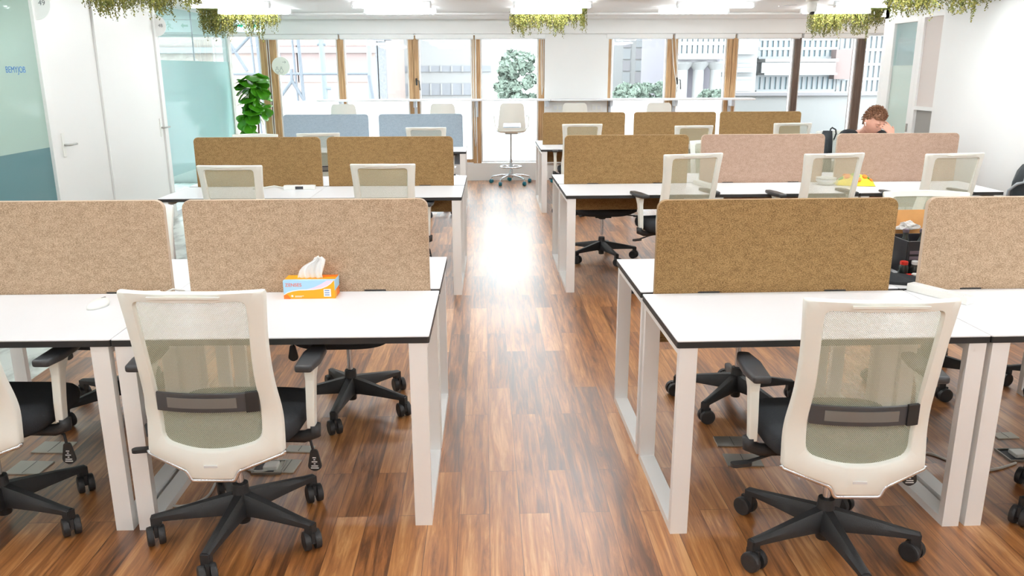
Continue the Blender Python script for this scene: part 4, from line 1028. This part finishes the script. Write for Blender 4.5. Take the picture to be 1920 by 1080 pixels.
# ------------------------------------------------------------------ fig tree
t = thing('fig_tree', 'potted fiddle-leaf fig with large glossy leaves by the teal glass', 'plant', (-3.22, 11.75, 0))
MB().lathe([(.13, 0), (.15, .02), (.17, .30), (.175, .31), (.16, .31), (.155, .27)], 28).obj('pot', M['pot'], t, smooth='auto')
MB().lathe([(.154, .26), (.1, .275)], 24).obj('soil', M['soil'], t)
MB().tube([(0, 0, .27), (.02, 0, .6), (.03, .01, .9), (.0, .0, 1.2), (-.02, 0, 1.5)], [.014, .012, .011, .009, .006], 8).obj('trunk', M['stem'], t, smooth=True)
rd = random.Random(3); mb = MB()
def fig_leaf(mb, p, yawa, tilt, s):
    rows = [(0, .04), (.12, .30), (.3, .40), (.45, .42), (.62, .52), (.8, .54), (.93, .40), (1, .08)]
    vs = []; fs = []
    T = Matrix.Translation(p) @ Matrix.Rotation(yawa, 4, 'Z') @ Matrix.Rotation(tilt, 4, 'Y') @ Matrix.Rotation(rd.uniform(-.6, .6), 4, 'X')
    for i, (l, wd) in enumerate(rows):
        for j in range(5):
            q = -1+j*.5; x = l*s; y = wd*s*q*.95; z = -.22*s*l*l + .10*s*abs(q)*wd + .02*s*math.sin(l*14)*abs(q)
            vs.append((x, y, z))
    for i in range(len(rows)-1):
        for j in range(4): a = i*5+j; fs.append((a, a+1, a+6, a+5))
    mb.add(vs, fs, 0, T)
for i in range(46):
    z = 1.08+.50*(i/46)**.9; a = i*2.4; r0 = .01+rd.random()*.07
    p = Vector((r0*math.cos(a)-.01, r0*math.sin(a), z)); fig_leaf(mb, p, a, rd.uniform(-.2, 1.2), rd.uniform(.17, .25))
for (x, z, a, s) in ((-.05, 1.02, 2.9, .2), (-.06, .95, 3.3, .19), (-.04, .86, 3.0, .2), (-.08, .80, 3.6, .17), (-.02, .80, 2.5, .16), (.03, 1.02, .3, .14), (0, 1.05, 4.6, .2), (-.03, .9, 4.3, .18), (-.14, .80, 3.2, .15), (-.1, 1.0, 4.0, .2)):
    fig_leaf(mb, Vector((x, 0, z)), a, rd.uniform(.3, 1.2), s*1.1)
fo = mb.obj('leaves', M['leaf'], t, smooth=True); fo['kind'] = 'stuff'
sd = fo.modifiers.new('thick', 'SOLIDIFY'); sd.thickness = .002

# ------------------------------------------------------------------ seated man
def skin_eval(verts, edges, radii, root=0, sub=2):
    me = D.meshes.new('tmp'); me.from_pydata(verts, edges, []); o = D.objects.new('tmp', me); COL.objects.link(o)
    o.modifiers.new('s', 'SKIN'); s2 = o.modifiers.new('u', 'SUBSURF'); s2.levels = sub; s2.render_levels = sub
    for i, v in enumerate(me.skin_vertices[0].data):
        r = radii[i]; v.radius = (r, r) if not isinstance(r, tuple) else r; v.use_root = (i == root)
    dg = bpy.context.evaluated_depsgraph_get(); dg.update(); m2 = D.meshes.new_from_object(o.evaluated_get(dg)); D.objects.remove(o); return m2
def join_remesh(meshes, name, m_, parent, voxel=.006, smooth_it=4):
    bm = bmesh.new()
    for x in meshes: bm.from_mesh(x)
    me = D.meshes.new(name); bm.to_mesh(me); bm.free(); o = D.objects.new(name, me); COL.objects.link(o)
    r = o.modifiers.new('r', 'REMESH'); r.mode = 'VOXEL'; r.voxel_size = voxel
    if smooth_it: s = o.modifiers.new('s', 'SMOOTH'); s.iterations = smooth_it; s.factor = .5
    dg = bpy.context.evaluated_depsgraph_get(); dg.update(); m2 = D.meshes.new_from_object(o.evaluated_get(dg)); D.objects.remove(o)
    m2.materials.clear(); m2.materials.append(m_)
    for p in m2.polygons: p.use_smooth = True
    m2.name = name; o = D.objects.new(name, m2); COL.objects.link(o)
    if parent: o.parent = parent
    return o
man = thing('person', 'man in a black T-shirt seated at a desk, head bowed, hand on his forehead', 'person')
PX = 3.47
J = dict(pel=(PX+.02, 7.66, .56), waist=(PX+.02, 7.62, .72), chest=(PX+.01, 7.53, .93), neck0=(PX+.01, 7.45, 1.055), neck1=(PX+.005, 7.37, 1.105), head=(PX, 7.32, 1.16),
    shL=(PX-.17, 7.47, 1.05), elL=(PX-.24, 7.28, .84), wrL=(PX-.14, 7.08, .785),
    shR=(PX+.19, 7.47, 1.045), elR=(PX+.27, 7.24, .80), wrR=(PX+.115, 7.13, 1.068),
    hipL=(PX-.09, 7.62, .54), knL=(PX-.14, 7.27, .53), anL=(PX-.14, 7.33, .10), toL=(PX-.15, 7.14, .035),
    hipR=(PX+.13, 7.62, .54), knR=(PX+.18, 7.27, .53), anR=(PX+.18, 7.33, .10), toR=(PX+.19, 7.14, .035))
keys = list(J); ix = {k: i for i, k in enumerate(keys)}
E_ = [('pel', 'waist'), ('waist', 'chest'), ('chest', 'neck0'), ('neck0', 'neck1'), ('neck1', 'head'), ('chest', 'shL'), ('shL', 'elL'), ('elL', 'wrL'), ('chest', 'shR'), ('shR', 'elR'), ('elR', 'wrR'),
      ('pel', 'hipL'), ('hipL', 'knL'), ('knL', 'anL'), ('anL', 'toL'), ('pel', 'hipR'), ('hipR', 'knR'), ('knR', 'anR'), ('anR', 'toR')]
Rr = dict(pel=.12, waist=.115, chest=.125, neck0=.062, neck1=.052, head=.05, shL=.055, elL=.038, wrL=.026, shR=.055, elR=.038, wrR=.026, hipL=.085, knL=.055, anL=.036, toL=.026, hipR=.085, knR=.055, anR=.036, toR=.026)
bodym = skin_eval([J[k] for k in keys], [(ix[a], ix[b_]) for a, b_ in E_], [Rr[k] for k in keys], 0)
# head: face looks down and a little to the right of the picture
hc = Vector((PX, 7.275, 1.175)); HT = Matrix.Translation(hc) @ Matrix.Rotation(R(16), 4, 'Z') @ Matrix.Rotation(R(27), 4, 'X')
bm = bmesh.new(); bmesh.ops.create_icosphere(bm, subdivisions=5, radius=1)
for v in bm.verts:
    x, y, z = v.co                           # face towards -y, crown +z
    sx, sy, sz = .076, .098, .118
    if z < 0: sx *= 1-.28*(-z)**1.5; sy *= 1-.10*(-z)
    X_, Y_, Z_ = x*sx, y*sy, z*sz
    if y < 0:
        g = lambda cx, cz, wx, wz: math.exp(-((X_-cx)/wx)**2-((Z_-cz)/wz)**2)
        Y_ -= .022*g(0, -.022, .011, .020)+.010*g(0, .0, .008, .02)                    # nose
        Y_ += .012*(g(-.030, .006, .017, .011)+g(.030, .006, .017, .011))             # eye sockets
        Y_ -= .006*(g(-.030, .026, .022, .007)+g(.030, .026, .022, .007))             # brows
        Y_ -= .006*g(0, -.060, .022, .006)+.005*g(0, -.072, .018, .006)+.010*g(0, -.100, .02, .014)  # lips, chin
        Y_ += .004*g(0, -.066, .024, .003)
    v.co = HT @ Vector((X_, Y_, Z_))
hm = D.meshes.new('h'); bm.to_mesh(hm); bm.free()
def ear(s):
    bm = bmesh.new(); bmesh.ops.create_icosphere(bm, subdivisions=3, radius=1)
    for v in bm.verts: v.co = HT @ Vector((s*.078+v.co.x*.010, .008+v.co.y*.017, -.008+v.co.z*.030))
    m_ = D.meshes.new('e'); bm.to_mesh(m_); bm.free(); return m_
def hand(wr, pdir, side, nrm, curl, spread=.18, L=1.0):
    """palm and five unequal fingers growing from the wrist; nrm = direction the palm faces"""
    wr = Vector(wr); d = Vector(pdir).normalized(); n_ = Vector(nrm); n_ = (n_-d*n_.dot(d)).normalized(); s = d.cross(n_)*side
    out = []
    bm = bmesh.new(); bmesh.ops.create_icosphere(bm, subdivisions=3, radius=1)
    for v in bm.verts: v.co = wr + d*(.045+v.co.x*.052) + s*(v.co.y*.039) + n_*(v.co.z*.015)
    m_ = D.meshes.new('p'); bm.to_mesh(m_); bm.free(); out.append(m_)
    for k, ln in enumerate((.072, .080, .075, .058)):
        b0 = wr + d*.075 + s*(.030-.020*k)*1.0; a = (1.5-k)*spread; fd = (d*math.cos(a)+s*math.sin(a)).normalized()
        pts = [b0-d*.02, b0]; c = 0; p = b0
        for q in (.42, .32, .26):
            c += curl; p = p + (fd*math.cos(c)+n_*math.sin(c))*ln*q; pts.append(p)
        out.append(skin_eval([tuple(p_) for p_ in pts], [(i, i+1) for i in range(len(pts)-1)], [.010, .0098, .009, .0082, .0068], 0, 2))
    b0 = wr + d*.02 + s*.024; fd = (d*.62+s*.74+n_*.3).normalized()
    pts = [b0-s*.01, b0+fd*.018, b0+fd*.045, b0+fd*.045+(fd+d*.5).normalized()*.026]
    out.append(skin_eval([tuple(p_) for p_ in pts], [(0, 1), (1, 2), (2, 3)], [.013, .012, .010, .0078], 0, 2))
    return out
fore = HT @ Vector((.045, -.088, .045))
pd = (fore - Vector(J['wrR'])).normalized()
hR = hand(J['wrR'], (pd.x-.25, pd.y-.05, pd.z), -1, (-.5, 1, .1), .20, .16)
hL = hand(J['wrL'], (.6, -.8, -.05), -1, (0, 0, -1), .10)
body = join_remesh([bodym, hm, ear(-1), ear(1)]+hR+hL, 'body', M['skin'], man, .0055, 2)
# clothing follows the skeleton a little outside the skin
ks = ['waist', 'pel', 'chest', 'neck0', 'shL', 'shR']; 
pts = {k: Vector(J[k]) for k in ks}; pts['slL'] = Vector(J['shL']).lerp(Vector(J['elL']), .62); pts['slR'] = Vector(J['shR']).lerp(Vector(J['elR']), .62)
pts['neck0'] = Vector(J['chest']).lerp(Vector(J['neck0']), .88)
kk = list(pts); ii = {k: i for i, k in enumerate(kk)}
tm = skin_eval([tuple(pts[k]) for k in kk], [(ii[a], ii[b_]) for a, b_ in (('pel', 'waist'), ('waist', 'chest'), ('chest', 'neck0'), ('chest', 'shL'), ('shL', 'slL'), ('chest', 'shR'), ('shR', 'slR'))],
    [dict(waist=.135, pel=.135, chest=.140, neck0=.078, shL=.070, shR=.070, slL=.060, slR=.060)[k] for k in kk], ii['pel'])
join_remesh([tm], 't_shirt', M['tee'], man, .008, 2)
for s in ('L', 'R'):
    pass
kk = ['pel', 'hipL', 'knL', 'anL', 'hipR', 'knR', 'anR']; ii = {k: i for i, k in enumerate(kk)}
jm = skin_eval([J[k] for k in kk], [(ii[a], ii[b_]) for a, b_ in (('pel', 'hipL'), ('hipL', 'knL'), ('knL', 'anL'), ('pel', 'hipR'), ('hipR', 'knR'), ('knR', 'anR'))], [.130, .098, .070, .055, .098, .070, .055], 0)
join_remesh([jm], 'trousers', M['jeans'], man, .01, 2)
for s, sx in (('L', -1), ('R', 1)):
    a = Vector(J['an'+s]); T = Matrix.Translation((a.x, a.y-.09, 0))
    MB().rings([[(x*k, y*k2, z) for x, y in rrect(.095, .27, .045, 5)] for z, k, k2 in ((.0, .9, .97), (.012, 1, 1), (.05, .95, .92), (.085, .7, .6), (.10, .5, .4))], 0, True, T).obj('shoe', M['shoe'], man, smooth=True)
# hair: shell over the crown, swept up at the front
rd = random.Random(9)
bm = bmesh.new(); bmesh.ops.create_icosphere(bm, subdivisions=5, radius=1); dl = []
for v in bm.verts:
    x, y, z = v.co
    lim = .42 if y < -.25 else (.42 - (y+.25)*1.15)
    lim = max(lim, -.55)
    if z < lim+.05*noise.noise(Vector((x*9, y*9, 0))): dl.append(v)
bmesh.ops.delete(bm, geom=dl, context='VERTS')
for v in bm.verts:
    x, y, z = v.co; n_ = noise.noise(v.co*6)*.5+noise.noise(v.co*18)*.5
    k = 1.05+.05*n_+.09*max(0, z)*max(0, .6-y)
    v.co = HT @ Vector((x*.078*k, y*.100*k, z*.120*k))
hmh = D.meshes.new('hair'); bm.to_mesh(hmh); bm.free(); hmh.materials.append(M['hair'])
for p in hmh.polygons: p.use_smooth = True
ho = D.objects.new('hair', hmh); COL.objects.link(ho); ho.parent = man; so = ho.modifiers.new('t', 'SOLIDIFY'); so.thickness = .008; so.offset = -1
mb = MB()
for i in range(900):
    a = rd.uniform(0, 2*PI); e = rd.uniform(-.1, 1.5)
    v = Vector((math.cos(a)*math.cos(e), math.sin(a)*math.cos(e), math.sin(e)))
    if v.y < -.25 and v.z < .48: continue
    if v.y >= -.25 and v.z < .34-(v.y+.25)*.9: continue
    p = Vector((v.x*.082, v.y*.105, v.z*.130)); d = Vector((rd.gauss(0, .3)+v.x*.4, -.35+rd.gauss(0, .3), .5+v.z*.3)).normalized()
    if v.y > .2: d = Vector((v.x*.3, .5, -.6+v.z)).normalized()
    q = p+d*rd.uniform(.015, .03)
    mb.tube([HT @ p, HT @ (p*.5+q*.5+v*.004), HT @ q], [.0035, .0028, .0006], 4)
mb.obj('hair_tufts', M['hair'], ho, smooth=True)
for s in (-1, 1):
    e = MB(); T = HT @ Matrix.Translation((s*.030, -.080, .004)); 
    e.lathe([(.001, -.011), (.008, -.008), (.012, 0), (.008, .008), (.001, .011)], 14, 0, T); e.obj('eyelid', M['skin'], man, smooth=True)
    MB().tube([HT @ Vector((s*.030+x, -.1010-.002*(1-abs(x)/.018), .026-.12*abs(x)*abs(x)*10)) for x in (-.018, -.009, 0, .009, .018)], [.001, .0028, .003, .0026, .001], 5).obj('eyebrow', M['hair'], man, smooth=True)
    MB().tube([HT @ Vector((s*.030+x, -.0925-.002*(1-abs(x)/.014), -.001-8*x*x*-1)) for x in (-.014, -.007, 0, .007, .014)], [.0008, .0018, .002, .0018, .0008], 5).obj('eyelashes', M['dark'], man, smooth=True)
MB().tube([HT @ Vector((x, -.096+.25*abs(x)*abs(x)*20, -.066)) for x in (-.022, -.011, 0, .011, .022)], [.001, .003, .0035, .003, .001], 6).obj('lips', M['lip'], man, smooth=True)
MB().lathe([(.003, 0), (.007, .002), (.007, .010), (.003, .013)], 12, 0, HT @ Matrix.Translation((-.086, -.004, -.010)) @ Matrix.Rotation(-PI/2, 4, 'Y')).cyl(HT @ Vector((-.092, -.004, -.010)), HT @ Vector((-.088, -.020, -.032)), .0025, n=8).obj('earbud', M['wplast'], man, smooth='auto')
# bag on the chair back behind him
t = thing('shoulder_bag', 'dark grey shoulder bag hanging from the seated man\'s chair', 'bag', (3.25, 7.78, 0))
rings = []
for z, x0, a_, b_ in ((.50, -.06, .06, .03), (.53, -.06, .11, .05), (.70, -.045, .12, .06), (.86, -.02, .09, .05), (.97, .0, .065, .035), (1.06, .01, .045, .02)):
    rings.append([(x0+a_*math.cos(2*PI*j/20), -.03+b_*math.sin(2*PI*j/20), z) for j in range(20)])
MB().rings(rings).obj('body', M['bag'], t, smooth=True)
MB().tube([(.03, -.03, 1.03), (.045, -.01, 1.075), (.075, .03, 1.085), (.12, .05, 1.065), (.15, .10, 1.02), (.16, .17, .95)], .007, 8).tube([(.0, -.07, .98), (.01, -.08, .85), (-.03, -.09, .68)], .005, 6).obj('strap', M['strap'] if False else M['bag'], t, smooth=True)

# ------------------------------------------------------------------ outside
def xm(name, rgb, *a, **k):            # outside colours: paled in place of haze, then darkened against the bright sky
    return mat(name, tuple(255*((x/255)**2.2*.235)**(1/2.2) for x in rgb), *a, **k)
X_ = dict(pink=xm('pale_pink_render', (246, 218, 208), .9, noise_amt=.14, noise_scale=1.2), white=xm('white_render', (250, 250, 250), .9), wing=xm('blue_grey_glazing', (212, 228, 236), .4),
          band=xm('grey_window_band', (208, 212, 222), .5, noise_amt=.15, noise_scale=3), steel=xm('blue_grey_steel', (166, 176, 190), .6, noise_amt=.1, noise_scale=8), dsteel=xm('speckled_scaffold_net', (190, 192, 198), .9, noise_amt=.5, noise_scale=22),
          pipe=xm('pale_blue_pipe', (200, 214, 226), .5), tree=xm('haze_paled_tree_leaves', (192, 216, 196), .9, noise_amt=.15, noise_scale=3), tower=xm('tower_frame', (242, 246, 250), .8), glass=xm('tower_glazing', (186, 220, 234), .35, noise_amt=.2, noise_scale=.6),
          brick=xm('pinkish_brick', (224, 196, 192), .9), cream=xm('cream_stone', (236, 232, 238), .9), shade=xm('mauve_shaded_stone', (206, 200, 214), .9), ground=xm('pale_paving', (214, 216, 214), .9))  # purple-grey shade behind the columns is put into the stone colour
struct('ground_outside', MB().box(-60, 70, 12.65, 90, -9.2, -9), X_['ground'])
struct('terrace_outside', MB().box(-9, 14, 12.62, 14.7, -.3, -.05), X_['ground'])
t = thing('terrace_parapet', 'low white parapet wall outside the windows near the seated man', 'wall', (0, 14.55, 0))
MB().box(4.35, 12, -.08, .08, -.05, 1.17).obj('wall_body', X_['white'], t); MB().box(4.3, 12, -.13, .13, 1.17, 1.235).obj('coping', X_['cream'], t, bevel=.01)
# pink building and steel scaffold on the left
Y = 24
t = thing('pink_building', 'pale pink building behind the steel scaffold outside', 'building', (0, Y, 0))
MB().box(vx(300, Y), vx(722, Y), 0, 6, -9, 9).obj('wall_body', X_['pink'], t)
for k in range(3):
    for q in range(4): MB().box(vx(540+44*q, Y)-.35, vx(540+44*q, Y)+.35, -.03, .02, -1.2+3*k-.5, -1.2+3*k+.5).obj('window', X_['brick'], t)
MB().box(vx(300, Y), vx(722, Y), -.12, 0, 2.1, 2.25).obj('ledge', X_['cream'], t)
Y = 17
t = thing('steel_scaffold', 'blue-grey steel scaffold with diagonal braces outside', 'scaffold', (0, Y, 0))
def mem(u0, v0, u1, v1, r, nm, m_=None, dy=0):
    MB().cyl((vx(u0, Y), dy, vz(v0, Y)), (vx(u1, Y), dy, vz(v1, Y)), r, n=10).obj(nm, m_ or X_['steel'], t, smooth='auto')
mem(300, 137, 690, 137, .03, 'beam')
for u in (553, 564, 478, 489): mem(u, 30, u+9, 330, .022 if u in (553, 478) else .035, 'post')
for a_ in ((513, 196, 549, 150), (549, 150, 574, 196), (549, 150, 549, 128), (512, 40, 530, 112), (476, 68, 446, 98), (440, 80, 468, 132), (692, 140, 699, 192), (574, 196, 540, 300), (446, 98, 420, 60)): mem(*a_, .035, 'brace')
mem(598, 50, 603, 400, .06, 'pipe', X_['pipe'], .5); mem(591, 80, 607, 80, .045, 'pipe_collar', X_['pipe'], .5); mem(596, 165, 612, 165, .045, 'pipe_collar', X_['pipe'], .5)
mem(691, 60, 688, 400, .05, 'pipe', X_['pipe'], .3)
Y = 20
t = thing('netted_column', 'grey speckled column wrapped in scaffold net outside', 'column', (0, Y, 0))
for k, (u0, u1) in enumerate(((706, 709), (711, 724))): MB().box(vx(u0, Y), vx(u1, Y), 0, .25, -9, vz(62, Y)).obj('shaft', X_['dsteel'], t)
MB().box(vx(700, Y), vx(735, Y), -.1, .35, vz(75, Y), vz(60, Y)).obj('bracket', X_['steel'], t)
# white building with ribbon windows
Y = 32
t = thing('white_office_building', 'white building with two grey ribbon window bands outside', 'building', (0, Y, 0))
MB().box(vx(724, Y), vx(922, Y), 0, 6, -9, vz(72, Y)).obj('wall_body', X_['white'], t)
for k, (v0, v1, u1) in enumerate(((123, 134, 920), (156, 178, 890), (205, 225, 905))):
    MB().box(vx(727, Y), vx(u1, Y), -.05, .05, vz(v1, Y), vz(v0, Y)).obj('window_band', X_['band'], t)
    for q in range(9): x = vx(727+q*20, Y); MB().box(x-.03, x+.03, -.09, .05, vz(v1, Y), vz(v0, Y)).obj('window_mullion', X_['white'], t)
# trees
def tree(name, u, v0, v1, wpx, Y, lb, seed, kind='tree'):
    rd = random.Random(seed); t = thing(name, lb, kind, (vx(u, Y), Y, -9), 0, 'hazy trees outside')
    zt = vz(v0, Y)+9; zb = vz(v1, Y)+9; hw_ = wpx/1576*Y/2; mb = MB()
    for i in range(46):
        c = Vector((rd.uniform(-.85, .85)*hw_, rd.uniform(-.7, .7)*hw_, rd.uniform(zb+.15*(zt-zb), zt-.12*(zt-zb)))); s = hw_*rd.uniform(.18, .34)
        for q in range(90):
            d = Vector((rd.gauss(0, 1), rd.gauss(0, 1), rd.gauss(0, 1))).normalized(); p = c+d*s*rd.uniform(.6, 1.05)
            a = Vector((rd.gauss(0, 1), rd.gauss(0, 1), rd.gauss(0, 1))).normalized()*.10; b2 = a.cross(d).normalized()*.07
            mb.add([p-a, p+b2, p+a, p-b2], [(0, 1, 2, 3)])
    fo = mb.obj('foliage', X_['tree'], t); fo['kind'] = 'stuff'
    MB().cyl((0, 0, 0), (0, 0, zb+.3*(zt-zb)), .12, .07, 8).obj('trunk', M['stem'], t)
tree('tree', 967, 82, 260, 78, 22, 'dense pale green tree filling the window behind the aisle bar stool', 1)
tree('tree', 1185, 152, 260, 62, 22, 'pale green bush beyond the window next to the pillar', 2)
tree('tree', 1228, 148, 260, 44, 25, 'pale green bush nearer the slanting blind cord', 4)
tree('tree', 1335, 166, 240, 46, 22, 'pale green bush in front of the white columns outside', 5)
# pale building with faint windows
Y = 45
t = thing('pale_tower', 'very pale distant building with faint windows outside', 'building', (0, Y, 0))
MB().box(vx(1150, Y), vx(1260, Y), 0, 8, -9, 14).obj('wall_body', X_['white'], t)
for q in range(3):
    for k in range(6): MB().box(vx(1168+24*q, Y), vx(1182+24*q, Y), -.05, .03, vz(84+22*k, Y)-.15, vz(78+22*k, Y)+.2).obj('window', X_['tower'] if (k+q) % 2 else X_['cream'], t)
# columned building
Y = 30
t = thing('columned_building', 'building with thick white columns and upper glazing outside', 'building', (0, Y, 0))
MB().box(vx(1272, Y), vx(1372, Y), 1.4, 7, -9, vz(20, Y)).obj('wall_body', X_['shade'], t)
MB().box(vx(1272, Y), vx(1358, Y), -.2, 1.4, vz(112, Y), vz(105, Y)).obj('ledge', X_['white'], t)
MB().box(vx(1276, Y), vx(1350, Y), .2, 1.4, vz(118, Y), vz(112, Y)).obj('soffit', X_['cream'], t)
for u in (1288, 1319, 1352): 
    MB().cyl((vx(u, Y), .5, -9), (vx(u, Y), .5, vz(132, Y)), .20, n=18).lathe([(.20, vz(132, Y)), (.38, vz(120, Y)), (.38, vz(116, Y))], 20, 0, Matrix.Translation((vx(u, Y), .5, 0))).obj('column_shaft', X_['white'], t, smooth='auto')
def curtain(t, u0, u1, v0, v1, Y, nu, nv, gm, fm, y0=0):
    x0, x1, z0, z1 = vx(u0, Y), vx(u1, Y), vz(v1, Y), vz(v0, Y)
    MB().box(x0, x1, y0, y0+.1, z0, z1).obj('glazing', gm, t)
    mb = MB()
    for i in range(nu+1): x = x0+(x1-x0)*i/nu; mb.box(x-.07, x+.07, y0-.08, y0, z0, z1)
    for i in range(nv+1): z = z0+(z1-z0)*i/nv; mb.box(x0, x1, y0-.10, y0-.02, z-.06, z+.06)
    mb.obj('facade_frame', fm, t)
curtain(t, 1276, 1366, 60, 104, Y, 9, 2, X_['glass'], X_['tower'], .3)
Y = 34
t = thing('striped_office_block', 'white office block with striped windows behind the wooden post outside', 'building', (0, Y, 0))
MB().box(vx(1350, Y), vx(1424, Y), .1, 6, -9, 12).obj('wall_body', X_['white'], t)
for v0, v1 in ((66, 100), (124, 134), (148, 170), (190, 212)): curtain(t, 1352, 1416, v0, v1, Y, 10, 1, X_['wing'], X_['tower'])
Y = 36
t = thing('glass_tower', 'large blue glass tower with white balconies outside', 'building', (0, Y, 0))
MB().box(vx(1424, Y), vx(1720, Y), .12, 9, -9, 14).obj('wall_body', X_['tower'], t)
curtain(t, 1424, 1575, 40, 110, Y, 15, 4, X_['glass'], X_['tower']); curtain(t, 1424, 1575, 143, 172, Y, 15, 1, X_['glass'], X_['tower']); curtain(t, 1424, 1575, 190, 260, Y, 15, 3, X_['glass'], X_['tower'])
curtain(t, 1580, 1720, 40, 260, Y, 14, 8, X_['wing'], X_['tower'], -.05)
for v0, v1 in ((112, 118), (138, 142)): MB().box(vx(1424, Y), vx(1560, Y), -1.0, .1, vz(v1, Y), vz(v0, Y)).obj('balcony_slab', X_['white'], t)
MB().box(vx(1418, Y), vx(1556, Y), -1.0, -.9, vz(138, Y), vz(119, Y)).obj('balcony_front', X_['white'], t)
MB().box(vx(1562, Y), vx(1592, Y), -.6, .1, vz(150, Y), vz(95, Y)).obj('brick_panel', X_['brick'], t)
